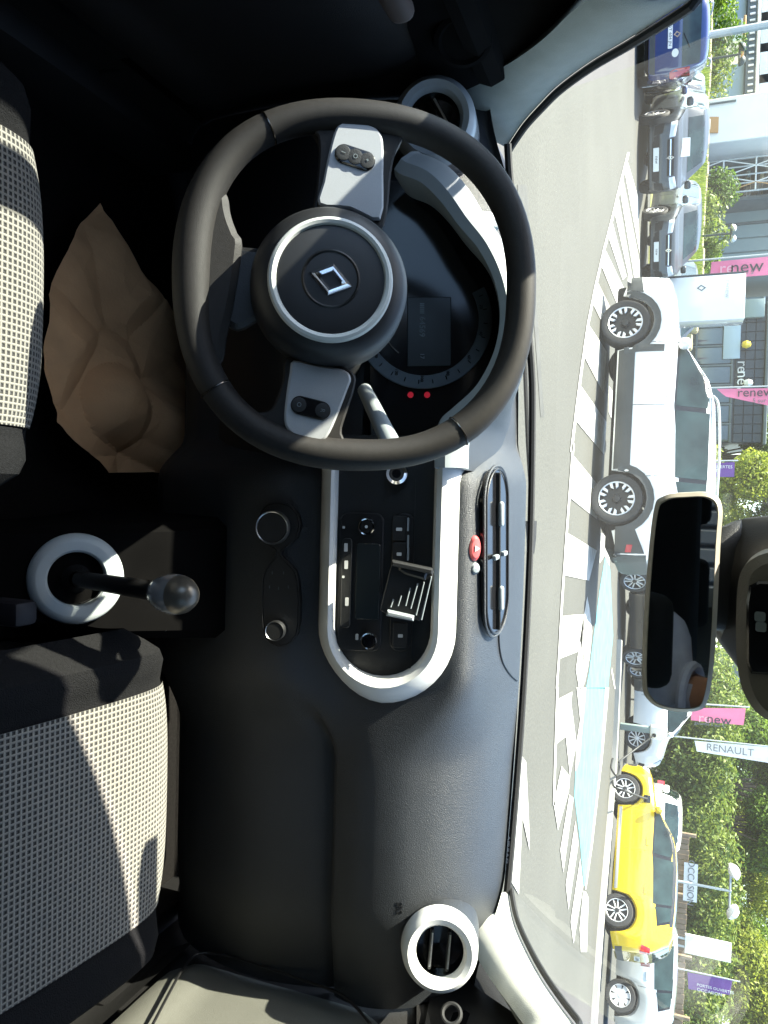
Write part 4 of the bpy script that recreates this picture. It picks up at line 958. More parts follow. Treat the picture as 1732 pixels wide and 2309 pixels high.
# ================================================================== ground and road paint
GX = [-300, -60, -30] + [-20+2*k for k in range(26)] + [45, 90, 300]
struct('ground', MB().grid(lambda u, v: Vector((lerp(-300, 300, u), lerp(-60, 400, v), 0)), 24, 24), 'asphalt')
def paint(nm, polys, z, m, origin, s):
    ox, oy = origin; mb = MB()
    for L in polys:
        P = [atz((q[0]/s+ox)/KD, (q[1]/s+oy)/KD, z) for q in L]
        k = len(mb.v); mb.v += P
        for t in tessellate_polygon([P]): mb.f.append(tuple(k+i for i in t))
    return mb
A_, B_, C_ = ((1140, 350), 3.159), ((1140, 1000), 3.687), ((1120, 1550), 3.687)
allp = MB()
for pl_, (o_, s_) in (
    ([[(885, -20), (868, -20), (812, 200), (752, 450), (692, 680), (632, 940), (582, 1190), (538, 1490), (503, 1760), (460, 2112), (478, 2112), (521, 1760), (556, 1490), (600, 1190), (650, 940), (710, 680), (770, 450), (830, 200)],
      [(872, 50), (850, 125), (955, 700), (945, 300)], [(838, 170), (815, 250), (922, 900), (957, 900), (955, 760)], [(805, 300), (775, 400), (885, 900), (908, 900)],
      [(760, 470), (733, 580), (835, 890), (862, 860)], [(715, 680), (685, 790), (795, 1060), (840, 940)], [(660, 910), (625, 1060), (690, 1195), (760, 1110)],
      [(595, 1210), (565, 1440), (700, 1700), (720, 1400), (690, 1350)], [(535, 1640), (510, 1900), (700, 2130), (720, 1900)], [(735, 1640), (735, 1830), (790, 1960), (790, 1720)]], A_),
    ([[(575, 0), (555, 0), (500, 740), (462, 1300), (438, 1750), (418, 2040), (435, 2040), (455, 1750), (480, 1300), (518, 740)],
      [(565, 100), (535, 450), (760, 630), (790, 370)], [(510, 740), (487, 1095), (695, 1140), (760, 890)], [(470, 1435), (450, 1790), (605, 1730), (650, 1420), (560, 1425)],
      [(680, 1270), (650, 1440), (690, 1840), (655, 2010), (625, 1640), (605, 1730), (585, 1880), (612, 2040), (640, 2040), (700, 1780), (720, 1560), (700, 1380)],
      [(830, 760), (790, 740), (780, 1000), (825, 930), (865, 1020), (860, 840)], [(885, 1860), (880, 1900), (905, 2040), (915, 2040)]], B_),
    ([[(515, 0), (497, 0), (478, 600), (468, 980), (486, 980), (496, 600)], [(505, 100), (630, 35), (620, 130), (665, 470), (610, 740), (575, 410), (497, 470)],
      [(540, 655), (610, 740), (600, 870), (510, 1190), (475, 970), (490, 900)], [(605, 890), (530, 1350), (555, 1540), (640, 920)], [(655, 1110), (575, 1640), (598, 1850), (680, 1300)],
      [(695, 1420), (615, 1950), (640, 2130), (720, 1650)], [(720, 1690), (690, 2000), (700, 2200), (750, 2200), (765, 1750), (745, 1700)],
      [(210, 570), (245, 620), (270, 1130), (275, 1355), (215, 1080), (185, 1720), (90, 1560), (130, 950)], [(665, 0), (695, 270), (660, 480), (655, 700), (690, 600), (745, 0)],
      [(905, 0), (935, 0), (880, 600), (800, 1300), (745, 1680), (735, 1680), (785, 1290), (865, 590)]], C_)):
    allp.merge(paint('', pl_, .010, None, o_, s_))
struct('road_marking', allp, 'road_white', smooth=False)
bl = paint('', [[(835, 900), (785, 1200), (745, 1500), (695, 1900), (668, 2040), (852, 2040), (895, 1600), (870, 1050)]], .006, None, *B_)
bl.merge(paint('', [[(745, 0), (695, 300), (655, 700), (645, 900), (690, 1250), (712, 1500), (725, 1650), (740, 1650), (795, 1300), (865, 650), (905, 0)]], .006, None, *C_))
struct('blue_parking_bay', bl, 'road_blue', smooth=False)
# old tar repairs and cracks in the lane
pm_ = paint('', [[(1118, 398), (1138, 398), (1142, 440), (1140, 478), (1120, 470)], [(1150, 640), (1158, 640), (1176, 900), (1168, 900)]], .004, None, (0, 0), 1/KD)
struct('asphalt_patch', pm_, mat('asphalt_dark', (.052, .052, .047), .9, var=.18, vscale=6, bump=.4, bscale=40), smooth=False)
# raised kerb line in front of the right-hand row
kb_ = [atz((q[0]/3.687+1120)/KD, (q[1]/3.687+1550)/KD, 0) for q in [(1000, -400), (985, 0), (945, 760), (860, 1740), (815, 2300), (780, 2800)]]
struct('kerb', MB().loft([[p+Vector((0, 0, -.02)), p+Vector((0, 0, .10)), p+Vector((.02, .05, .11)), p+Vector((.05, .16, .11)), p+Vector((.05, .16, -.02))] for p in catmull(kb_, 6)]), 'concrete')

# ================================================================== car builder (local x forward, y left)
CARS = {
 'suv': dict(wb=2.66, R=.36, T=[(-2.18, .55), (-2.17, .70), (-2.14, .98), (-2.05, 1.22), (-1.90, 1.50), (-1.72, 1.60), (-1.3, 1.645), (-.5, 1.665), (.2, 1.635), (.48, 1.56), (.8, 1.34), (1.08, 1.14), (1.25, 1.11), (1.7, 1.07), (2.0, 1.0), (2.1, .93), (2.16, .72), (2.18, .55)],
             B=[(-2.18, .50), (-2.14, .95), (-2.0, 1.08), (-1.4, 1.10), (0, 1.06), (1.05, 1.06), (1.7, 1.0), (2.0, .93), (2.1, .85), (2.18, .5)],
             W=[(-2.18, .66), (-2.12, .80), (-1.95, .88), (-1.2, .91), (0, .90), (1.3, .91), (1.85, .88), (2.05, .80), (2.14, .70), (2.18, .58)], bot=.27, clad=.42,
             win=[[(.98, 1.13), (.05, 1.10), (.50, 1.52), (.05, 1.55)], [(-.02, 1.10), (-1.0, 1.12), (-.02, 1.55), (-1.0, 1.54)], [(-1.06, 1.13), (-1.62, 1.25), (-1.06, 1.53), (-1.58, 1.52)]],
             ws=(1.17, 1.55, .66, .56), rw=(1.16, 1.50, .60, .52), head=(.80, .92, .50, .76), grille=(.76, .92, .46), low=(.40, .58, .62), tail=(.85, 1.10, .66, .80)),
 'hatch': dict(wb=2.54, R=.325, T=[(-1.96, .50), (-1.95, .68), (-1.92, .95), (-1.85, 1.12), (-1.68, 1.36), (-1.5, 1.44), (-1.0, 1.485), (-.3, 1.50), (.2, 1.47), (.45, 1.40), (.75, 1.20), (1.02, 1.02), (1.2, .98), (1.6, .92), (1.82, .84), (1.92, .74), (1.96, .5)],
             B=[(-1.96, .46), (-1.92, .90), (-1.8, 1.02), (-1.2, 1.0), (0, .95), (1.0, .94), (1.6, .85), (1.82, .77), (1.92, .66), (1.96, .46)],
             W=[(-1.96, .62), (-1.9, .76), (-1.7, .84), (-1.1, .885), (0, .87), (1.2, .885), (1.65, .84), (1.85, .74), (1.93, .62), (1.96, .52)], bot=.20, clad=.30,
             win=[[(.93, 1.0), (.0, .985), (.46, 1.36), (.0, 1.40)], [(-.07, .985), (-1.0, 1.02), (-.07, 1.40), (-.95, 1.39)], [(-1.05, 1.06), (-1.35, 1.14), (-1.0, 1.38), (-1.25, 1.36)]],
             ws=(1.04, 1.40, .62, .52), rw=(1.04, 1.36, .56, .48), head=(.66, .80, .44, .74), grille=(.62, .76, .40), low=(.28, .46, .56), tail=(.80, 1.00, .58, .74)),
 'van': dict(wb=2.70, R=.33, T=[(-2.18, .45), (-2.17, .9), (-2.13, 1.5), (-2.05, 1.74), (-1.9, 1.80), (-1.0, 1.83), (.2, 1.82), (.6, 1.74), (.95, 1.48), (1.3, 1.18), (1.45, 1.13), (1.8, 1.05), (2.02, .94), (2.12, .78), (2.16, .5)],
             B=[(-2.18, .42), (-2.15, 1.1), (-1.9, 1.12), (0, 1.08), (1.2, 1.06), (1.8, .96), (2.02, .86), (2.12, .7), (2.16, .45)],
             W=[(-2.18, .74), (-2.1, .86), (-1.8, .91), (0, .91), (1.3, .91), (1.8, .87), (2.02, .76), (2.12, .64), (2.16, .5)], bot=.22, clad=.32,
             win=[[(1.2, 1.15), (.15, 1.13), (.62, 1.62), (.15, 1.68)], [(.08, 1.13), (-.9, 1.14), (.08, 1.68), (-.9, 1.68)]],
             ws=(1.22, 1.70, .66, .58), rw=(1.15, 1.60, .66, .62), head=(.78, .95, .46, .76), grille=(.68, .82, .46), low=(.30, .5, .6), tail=(.85, 1.35, .74, .86)),
}
def wheel_parts(root, x, y, R, wdt, style, sgn):
    def M(): return Matrix.Translation((x, y, R)) @ Matrix.Rotation(-sgn*PI/2, 4, 'X')     # local Z points outward
    m = M(); h = wdt/2
    ty = part('wheel', MB().lathe([(R*.64, -h*.9), (R*.70, -h), (R*.93, -h*.98), (R*.985, -h*.8), (R, -h*.4), (R, h*.4), (R*.985, h*.8), (R*.94, h*.98), (R*.74, h*1.02), (R*.68, h*.9)], 40, m), 'tyre', root, world=False)
    rm = {'dark': 'rim_dark', 'duo': 'rim_dark', 'alloy': 'rim_alloy', 'cap': 'hub_cap'}[style]
    part('rim', MB().lathe([(R*.69, h*.85), (R*.66, h*.95), (R*.60, h*.6), (R*.55, h*.35), (0, h*.30)], 40, m), 'rim_dark' if style != 'cap' else 'rim_dark', ty, world=False)
    part('rim_lip', MB().lathe([(R*.695, h*.9), (R*.665, h*1.0), (R*.635, h*.9)], 40, m), 'rim_alloy', ty, world=False)
    ns = {'duo': 7, 'alloy': 10, 'dark': 5, 'cap': 8}[style]; mb = MB()
    for k in range(ns):
        a = 2*PI*k/ns+.2; Mk = m @ Matrix.Rotation(a, 4, 'Z')
        if style == 'duo':
            for dd in (-1, 1): mb.prism([(R*.40, dd*R*.045), (R*.645, dd*R*.055), (R*.625, dd*R*.175), (R*.46, dd*R*.145)], Mk @ Matrix.Translation((0, 0, h*.92)), h*.35, .004)
        elif style == 'alloy': mb.prism([(R*.10, -R*.035), (R*.64, -R*.055), (R*.64, R*.055), (R*.10, R*.035)], Mk @ Matrix.Translation((0, 0, h*.80)), h*.4, .004)
        elif style == 'dark': 
            for dd in (-1, 1): mb.prism([(R*.12, dd*R*.02), (R*.64, dd*R*.10), (R*.64, dd*R*.19), (R*.12, dd*R*.09)], Mk @ Matrix.Translation((0, 0, h*.80)), h*.4, .003)
        else: mb.prism([(R*.12, -R*.09), (R*.64, -R*.19), (R*.64, R*.19), (R*.12, R*.09)], Mk @ Matrix.Translation((0, 0, h*.86)), h*.3, .004)
    part('spokes', mb, 'hub_cap' if style == 'cap' else 'rim_alloy', ty, world=False)
    part('hub_centre', MB().lathe([(0, h*.92), (R*.13, h*.90), (R*.17, h*.6)], 24, m), 'rim_dark' if style in ('duo', 'dark') else 'rim_alloy', ty, world=False)

def build_car(name, label, kind, paint_m, loc, head, wheels='alloy', plate=None, rplate=None, scale=1.0, clad=False, rails=False, group=None, roof_m=None, drl=False, rear_detail=True, zs=1.0, doors=True):
    S = CARS[kind]; root = thing(name, label, 'car', (loc[0], loc[1], 0), math.atan2(head[1], head[0]), group)
    root.scale = (scale, scale, scale*zs)
    x0, x1 = S['T'][0][0], S['T'][-1][0]; wb, R = S['wb'], S['R']; xa = (wb/2, -wb/2)
    N = 110; rings = []
    cs = set([x0+(x1-x0)*k/N for k in range(N+1)])
    for e in (x0, x1):
        for d in (.004, .012, .024): cs.add(e+d if e < 0 else e-d)
    def bottom(x):
        z = S['bot']+.10*smoothstep(1.55, 2.1, abs(x))
        for a in xa:
            r = R*1.16; d = abs(x-a)
            if d < r: z = max(z, R+math.sqrt(r*r-d*d)*.98)
        return z
    def half(x):
        T, B, w, zb = interp(S['T'], x), interp(S['B'], x), interp(S['W'], x), bottom(x)
        B = min(B, T-.02); zb = min(zb, B-.03); gh = T-B; lo = B-zb
        tum = min(.30, .34*gh)
        wr = w-.05-tum
        return [(w-.06, zb), (w-.015, zb+.12*lo), (w, zb+.45*lo), (w-.004, zb+.72*lo), (w-.018, zb+.9*lo), (w-.045, B), (w-.05-tum*.12, B+.10*gh), (lerp(w-.05, wr, .55), B+.50*gh), (wr+.02, B+.82*gh), (wr-.04, B+.93*gh), (wr*.62, B+.985*gh), (wr*.3, T), (0, T+.004)]
    for x in sorted(cs):
        H = half(x); rings.append([Vector((x, -y, z)) for y, z in H]+[Vector((x, y, z)) for y, z in reversed(H[:-1])])
    body = MB().loft(rings, closed=False)
    n = len(rings[0])
    for r0 in (0, len(rings)-1): body.f.append(tuple(r0*n+k for k in range(n)))
    bv = bvh_of(body)
    pb = part('body', body, paint_m, root, world=False, ang=32)
    part('underbody', MB().rbox((0, 0, .42), (x1-x0-.3, 1.32, .42), .05), 'under_black', root, world=False)
    def hit(o, d, fb=None):
        h = bv.ray_cast(Vector(o), Vector(d)); return h[0]
    def patch(nm, lo, up, axis, m, off=.006, nu=10, nv=5, parent=None, sk=.015, label=None):
        """lo, up: polylines of 2-D points; axis '+y','-y' sides (x,z), '+x' front, '-x' rear (y,z)"""
        d = {'+y': (0, -1, 0), '-y': (0, 1, 0), '+x': (-1, 0, 0), '-x': (1, 0, 0)}[axis]; dv = Vector(d)
        def seg(L, t):
            i = t*(len(L)-1); k = int(min(i, len(L)-2)); f = i-k; return (lerp(L[k][0], L[k+1][0], f), lerp(L[k][1], L[k+1][1], f))
        g = []; last = None
        for i in range(nu+1):
            for j in range(nv+1):
                a, b = seg(lo, i/nu), seg(up, i/nu); q = (lerp(a[0], b[0], j/nv), lerp(a[1], b[1], j/nv))
                o = Vector((q[0], 5 if axis == '+y' else -5, q[1])) if axis[1] == 'y' else Vector((5 if axis == '+x' else -5, q[0], q[1]))
                h = hit(o, d)
                if h is None:
                    h = last if last is not None else o+dv*4.1
                    h = Vector((q[0], h.y, q[1])) if axis[1] == 'y' else Vector((h.x, q[0], q[1]))
                last = h; g.append(h-dv*off)
        mb = MB().add(g, [(i*(nv+1)+j, (i+1)*(nv+1)+j, (i+1)*(nv+1)+j+1, i*(nv+1)+j+1) for i in range(nu) for j in range(nv)])
        rim = [i*(nv+1) for i in range(nu+1)]+[nu*(nv+1)+j for j in range(1, nv+1)]+[i*(nv+1)+nv for i in range(nu-1, -1, -1)]+[j for j in range(nv-1, 0, -1)]
        k = len(mb.v); mb.v += [g[r]+dv*sk for r in rim]
        for a in range(len(rim)): b = (a+1) % len(rim); mb.f.append((rim[a], rim[b], k+b, k+a))
        return part(nm, mb, m, parent or root, world=False, label=label)
    for s, ax in ((1, '+y'), (-1, '-y')):
        w0, w1 = S['win'][0], S['win'][-1]
        patch('window_surround', [(w0[0][0]+.05, w0[0][1]-.025), (w0[1][0], w0[1][1]-.025), (w1[1][0]-.05, w1[1][1]-.03)], [(w0[2][0]+.03, w0[2][1]+.025), (w0[3][0], w0[3][1]+.025), (w1[3][0]-.04, w1[3][1]+.025)], ax, 'gloss_black', .002, 24, 6)
        for q in S['win']: patch('side_window', [q[0], q[1]], [q[2], q[3]], ax, 'car_glass', .005)
        for a in xa: wheel_parts(root, a, s*(interp(S['W'], a)-.11), R, .21, wheels, s)
        mx_ = S['win'][0][0][0]-.06; mz = S['win'][0][0][1]+.06
        mr = part('door_mirror', MB().rbox((mx_, s*(interp(S['W'], 0)+.07), mz), (.13, .20, .15), .05, 3), paint_m if not clad else 'paint_white', root, world=False)
        if doors:
            zb = S['bot']+.13; zt = S['win'][0][0][1]-.02
            for xd in (S['win'][0][1][0]+.0, S['win'][0][0][0]+.02, S['win'][1][1][0]+.0):
                patch('door_seam', [(xd-.004, zb+.06), (xd+.004, zb+.06)], [(xd-.004, zt), (xd+.004, zt)], ax, 'under_black', .0015, 1, 8, sk=.01)
            for xd in (S['win'][0][1][0]+.12, S['win'][1][1][0]+.14):
                patch('door_handle', [(xd, zt-.14), (xd+.17, zt-.14)], [(xd, zt-.10), (xd+.17, zt-.10)], ax, paint_m, .022, 4, 2)
        if clad:
            zc = S['clad']
            patch('sill_cladding', [(-wb/2+R*1.2, S['bot']+.02), (wb/2-R*1.2, S['bot']+.02)], [(-wb/2+R*1.2, zc+.10), (wb/2-R*1.2, zc+.10)], ax, 'clad_black', .012, 10, 3)
            patch('door_cladding', [(wb/2-R*1.32, zc+.1), (wb/2-R*1.32+.12, zc+.1)], [(wb/2-R*1.32, .92), (wb/2-R*1.05, .92)], ax, 'clad_black', .012, 3, 5)
            for a in xa:
                lo_ = [(a+R*1.12*math.cos(t), max(S['bot'], R+R*1.12*math.sin(t))) for t in [PI*k/12 for k in range(13)]]
                up_ = [(a+R*1.42*math.cos(t), max(S['bot'], R+R*1.40*math.sin(t))) for t in [PI*k/12 for k in range(13)]]
                patch('arch_cladding', lo_, up_, ax, 'clad_black', .014, 24, 2)
        if rails:
            zr = [Vector((x, s*(interp(S['W'], x)-.05-.30*.6-.02), interp(S['T'], x)-.03)) for x in (.25, .1, -.5, -1.1, -1.5, -1.62)]
            zr = [p+Vector((0, 0, .05 if 0 < i < 5 else -.01)) for i, p in enumerate(zr)]
            part('roof_rail', MB().tube(catmull(zr, 4), .018, 8), 'steel_pole', root, world=False)
        z0, z1, ya, yb = S['head']
        patch('headlight', [(s*ya, z0), (s*yb, z0+.03)], [(s*ya, z1-.02), (s*yb, z1+.03)], '+x', 'lamp_clear', .01)
        patch('headlight_bezel', [(s*(ya-.03), z0-.02), (s*(yb+.01), z0+.01)], [(s*(ya-.03), z1), (s*(yb+.01), z1+.05)], '+x', 'lamp_dark', .004)
        z0, z1, ya, yb = S['tail']
        patch('tail_light', [(s*ya, z0), (s*yb, z0)], [(s*ya, z1), (s*yb, z1)], '-x', 'lamp_red', .012)
        patch('tail_light', [(x0+.02, z0), (x0+.16, z0+.04)], [(x0+.02, z1), (x0+.13, z1)], ax, 'lamp_red', .010, 4, 4)
        patch('intake', [(s*.52, .34), (s*.74, .36)], [(s*.55, .52), (s*.74, .56)], '+x', 'under_black', .006, 4, 4)
    z0, z1, wb_, wt = S['ws']
    patch('windscreen', [(-wb_, z0), (wb_, z0)], [(-wt, z1), (wt, z1)], '+x', 'car_glass', .006, 16, 8)
    z0, z1, wb_, wt = S['rw']
    patch('rear_window', [(-wb_, z0), (wb_, z0)], [(-wt, z1), (wt, z1)], '-x', 'car_glass', .006, 16, 8)
    z0, z1, g = S['grille']
    gr = patch('grille', [(-g, z0), (g, z0)], [(-g, z1), (g, z1)], '+x', 'under_black', .006, 14, 3)
    patch('grille_bar', [(-g, (z0+z1)/2-.012), (g, (z0+z1)/2-.012)], [(-g, (z0+z1)/2+.012), (g, (z0+z1)/2+.012)], '+x', 'chrome', .014, 14, 1)
    z0, z1, g = S['low']
    patch('lower_grille', [(-g*.8, z0), (g*.8, z0)], [(-g, z1), (g, z1)], '+x', 'under_black', .006, 12, 3)
    patch('bumper_lip', [(-.66, S['bot']+.10), (.66, S['bot']+.10)], [(-.7, z0-.03), (.7, z0-.03)], '+x', 'clad_black', .01, 12, 2)
    patch('rear_bumper_trim', [(-.70, S['bot']+.12), (.70, S['bot']+.12)], [(-.74, S['bot']+.26), (.74, S['bot']+.26)], '-x', 'clad_black', .012, 12, 2)
    # badge
    zg = (S['grille'][0]+S['grille'][1])/2
    h = hit((5, 0, zg), (-1, 0, 0)); BM = Matrix(((0, 0, 1, h.x+.012), (1, 0, 0, 0), (0, 1, 0, zg), (0, 0, 0, 1)))
    o_, i_ = diamond(.065, .008), diamond(.03, .008); mb = MB()
    for k in range(4): mb.add([BM @ p for p in (o_[k], o_[(k+1) % 4], i_[(k+1) % 4], i_[k])], [(0, 1, 2, 3)])
    part('badge', mb, 'chrome', root, world=False, smooth=False)
    if plate:
        zp = (S['low'][0]+S['low'][1])/2+.02; h = hit((5, 0, zp), (-1, 0, 0))
        PMx = Matrix(((0, 0, 1, h.x+.03), (1, 0, 0, 0), (0, 1, 0, zp), (0, 0, 0, 1)))
        pp = part('number_plate', MB().prism(rrect(.52, .12, .012), PMx, .02), 'plate', root, world=False)
        part('plate_lettering', text_mb(plate, .10, PMx @ Matrix.Translation((0, .012, .002)), .001), 'print_dark', pp, world=False)
    zp = S['rw'][0]-.30; h = hit((-5, 0, zp), (1, 0, 0))
    PR = Matrix(((0, 0, -1, h.x-.02), (-1, 0, 0, 0), (0, 1, 0, zp), (0, 0, 0, 1)))
    pp = part('number_plate', MB().prism(rrect(.52, .11, .012), PR, .02), 'plate', root, world=False)
    if rplate: part('plate_lettering', text_mb(rplate, .095, PR @ Matrix.Translation((0, 0, .002)), .001), 'print_dark', pp, world=False)
    if drl:
        patch('light_bar', [(-.60, S['tail'][0]+.09), (.60, S['tail'][0]+.09)], [(-.60, S['tail'][0]+.13), (.60, S['tail'][0]+.13)], '-x', 'lamp_dark', .010, 14, 1)
    if roof_m:
        w0, w1 = S['win'][0], S['win'][-1]
        for ax in ('+y', '-y'):
            xs_ = [lerp(w0[2][0]+.02, w1[3][0]-.10, k/10) for k in range(11)]
            patch('roof_edge', [(x, interp(S['T'], x)-.105) for x in xs_], [(x, interp(S['T'], x)-.02) for x in xs_], ax, roof_m, .004, 20, 4)
        def rf(u, v):
            x = lerp(-1.55, .30, u); H = half(x); yy = lerp(-1, 1, v)*(H[8][0]); 
            h = bv.ray_cast(Vector((x, yy, 5)), Vector((0, 0, -1))); return (h[0] if h[0] else Vector((x, yy, 1.4)))+Vector((0, 0, .004))
        part('roof_panel', MB().grid(rf, 16, 8), roof_m, root, world=False)
    return root, hit, patch, S
def place(contact, lx, ly, head, sc=1.0):
    h = Vector((head[0], head[1], 0)).normalized(); lft = Vector((-h.y, h.x, 0)); c = Vector(contact)-h*lx*sc-lft*ly*sc; return (c.x, c.y)

# white SUV across the hatched area
f_, r_ = atz(1297, 705, 0), atz(1276, 1078, 0); hd = (f_-r_).normalized(); sc = (f_-r_).length/2.66
suv, hit, patch, S = build_car('white_suv', 'large white SUV with grey lower cladding parked on the white hatching', 'suv', 'paint_white', place(r_, -1.33, .80, hd, sc), hd, 'duo', 'new', None, sc, clad=True, rails=True, doors=True)
patch('bumper_cladding', [(-2.14, .36), (-1.80, .36)], [(-2.14, .78), (-1.70, .60)], '+y', 'clad_black', .012, 6, 5)
patch('rear_reflector', [(-2.08, .50), (-1.98, .52)], [(-2.08, .58), (-1.98, .60)], '+y', 'lamp_red', .018, 3, 2)
patch('bumper_cladding', [(-.78, .34), (.78, .34)], [(-.80, .78), (.80, .78)], '-x', 'clad_black', .014, 14, 4)
patch('front_cladding', [(1.86, .36), (2.14, .36)], [(1.80, .60), (2.12, .56)], '+y', 'clad_black', .012, 6, 4)
part('door_mirror', MB().rbox((.88, 1.02, 1.17), (.14, .16, .12), .05, 3), 'orange_slats', suv, world=False) if False else None
# yellow hatchback, plugged in
f_, r_ = atz(1318, 1700, 0), atz(1298, 1960, 0); hy = (f_-r_).normalized(); sc = (f_-r_).length/2.54
yel, yhit, ypatch, _ = build_car('yellow_hatchback', 'bright yellow electric hatchback with dark roof, plugged into the charging post', 'hatch', 'paint_yellow', place(r_, -1.27, .775, hy, sc), hy, 'dark', None, 'EL 051 PR', sc, roof_m='paint_black', drl=True)
ypatch('charge_flap', [(1.02, .74), (1.18, .74)], [(1.02, .88), (1.18, .88)], '+y', 'gloss_black', .02, 4, 4)
ypatch('sill_strip', [(-.85, .24), (.85, .24)], [(-.85, .30), (.85, .30)], '+y', 'rim_alloy', .014, 8, 2)
rw_ = None
# silver hatch behind it
rs = atz(1307, 2142, 0); hs = Vector((-.86, .50, 0)).normalized()
build_car('silver_hatchback', 'pale silver hatchback with plain wheel covers, beyond the tail of the yellow car', 'hatch', 'paint_silver', place(rs, -1.27, .775, hs, 1.03), hs, 'cap', None, None, 1.03, rear_detail=False)
# black car behind the SUV
f_, r_ = atz(1337, 1248, 0), atz(1342, 1413, 0); hb = (f_-r_).normalized(); sc = (f_-r_).length/2.54
build_car('black_hatchback', 'black hatchback with split-spoke wheels parked behind the tail of the white SUV', 'hatch', 'paint_black', place(r_, -1.27, -.775 if False else .775, hb, sc), hb, 'dark', None, None, sc)
build_car('dark_green_hatchback', 'dark grey-green car parked between the black hatchback and the charging post', 'hatch', 'paint_green', (5.0, 23.6), (-.77, -.64), 'alloy', None, None, 1.05)
# white van at the charger
wv = atz(1349, 1590, 0); hw = Vector((.985, -.17, 0)).normalized()
build_car('white_van', 'white van-shaped car nose to nose with the yellow hatchback, behind the charging post', 'van', 'paint_white', place(wv, 1.35, -.80, hw, 1.0), hw, 'alloy', None, None, 1.0)
build_car('white_saloon', 'white hatchback half hidden behind the bonnet of the yellow car', 'hatch', 'paint_white', (9.3, 23.8), (-.25, -.97), 'alloy', None, None, 1.08)
# row of cars facing us on the left
th = rad(36); hg = (math.sin(th), -math.cos(th))
G = 'grey cars parked in a row facing the lane'
g2 = atz(1387, 462, 0); build_car('grey_estate', 'grey estate car with plate reading new, right beside the tall white totem', 'hatch', 'paint_grey2', place(g2, 1.27, -.80, hg, 1.06), hg, 'alloy', 'new', None, 1.06, group=G)
g1 = atz(1381, 256, 0); build_car('grey_crossover', 'grey crossover with plate reading new and a paper behind its windscreen', 'hatch', 'paint_grey', place(g1, 1.27, -.80, hg, 1.05), hg, 'alloy', 'new', None, 1.05, group=G, zs=1.05)
g1c = Vector((*place(g1, 1.27, -.80, hg, 1.05), 0))
dk = atz(1394, 203, 0); build_car('black_crossover', 'black car squeezed between the blue people carrier and the grey crossover', 'hatch', 'paint_black', place(dk, 1.27, -.80, hg, 1.05), hg, 'alloy', None, None, 1.05)
build_car('pale_grey_car', 'pale grey car almost hidden behind the grey estate and the totem', 'hatch', 'paint_grey2', (-6.6, 27.2), hg, 'alloy', None, None, 1.08)
# sheet of paper in the crossover's windscreen
wp_ = aty(1545/1.0*1.0-15, 330, 21.6)
single('paper_notice', MB().prism(rrect(.42, .30, .01), frame(aty(1478, 318, 20.35), (.3, -.9, .45)), .004), 'plate', 'white paper notice propped behind the windscreen of the grey crossover', 'paper')
# blue people carrier, rear towards us
hbz = Vector((-.40, .917, 0)); bc = atz(1374, 176, 0)
bl_root, bhit, bpatch, BS = build_car('blue_people_carrier', 'blue people carrier seen from behind with white round sticker on its tailgate', 'van', 'paint_blue', place(bc, -2.05, -.80, hbz, .98), hbz, 'alloy', None, 'GT 604 JN', .98, zs=.86)
h = bhit((-5, -.36, .98), (1, 0, 0)); SM_ = Matrix(((0, 0, -1, h.x-.006), (-1, 0, 0, -.36), (0, 1, 0, .98), (0, 0, 0, 1)))
part('sticker', MB().prism(circle(.085, 24), SM_, .004), 'plate', bl_root, world=False)
h = bhit((-5, 0, 1.02), (1, 0, 0)); BM = Matrix(((0, 0, -1, h.x-.012), (-1, 0, 0, 0), (0, 1, 0, 1.02), (0, 0, 0, 1)))
o_, i_ = diamond(.07, 0), diamond(.04, 0); mb = MB()
for k in range(4): mb.add([BM @ p for p in (o_[k], o_[(k+1) % 4], i_[(k+1) % 4], i_[k])], [(0, 1, 2, 3)])
part('badge', mb, 'chrome', bl_root, world=False, smooth=False)
for s in (-1, 1): part('roof_rail', MB().tube(catmull([(.4, s*.55, 1.80), (.2, s*.56, 1.87), (-1.5, s*.56, 1.87), (-1.8, s*.55, 1.80)], 5), .02, 8), 'steel_pole', bl_root, world=False)
part('rear_wiper', MB().tube([bhit((-5, 0, 1.18), (1, 0, 0))+Vector((-.02, 0, 0)), bhit((-5, -.3, 1.34), (1, 0, 0))+Vector((-.02, 0, 0))], .01, 6), 'rubber', bl_root, world=False)

# ================================================================== charging post and cable
cp = atz(1339, 1568, 0); ct = aty(1440, 1578, cp.y)
ch = thing('charging_post', 'slim grey charging post with a white head box beside the white van', 'charger', cp)
part('post', MB().rbox((cp.x, cp.y, ct.z*.36), (.16, .14, ct.z*.72), .02), 'charger_green', ch)
part('head_box', MB().rbox((cp.x+.04, cp.y, ct.z*.83), (.34, .20, ct.z*.36), .04, 3), 'paint_white', ch)
part('socket', MB().lathe([(0, .03), (.04, .03), (.05, 0)], 20, frame((cp.x+.10, cp.y-.10, ct.z*.74), (0, -1, 0))), 'rubber', ch)
fl = yel.matrix_world
def yw(p): return ROOTM[yel.name] @ Vector((p[0]*yel.scale.x, p[1]*yel.scale.x, p[2]*yel.scale.x))
plug = yw((1.10, .90, .80))
cab = catmull([Vector((cp.x+.10, cp.y-.16, ct.z*.72)), Vector((cp.x+.35, cp.y-.5, .45)), Vector((cp.x+.5, cp.y-1.2, .10)), Vector((5.95, 18.3, .14)), Vector((6.0, 17.6, .14)), Vector((5.75, 17.3, .03)), Vector((5.7, 17.9, .03)), Vector((6.05, 17.9, .03)), Vector((6.1, 17.2, .10)), plug+Vector((-.25, -.45, -.42)), plug+Vector((-.05, -.12, -.08)), plug], 10)
single('charging_cable', MB().tube(cab, .022, 8), 'hose', 'black charging cable looped on the kerb and plugged into the yellow hatchback', 'cable')

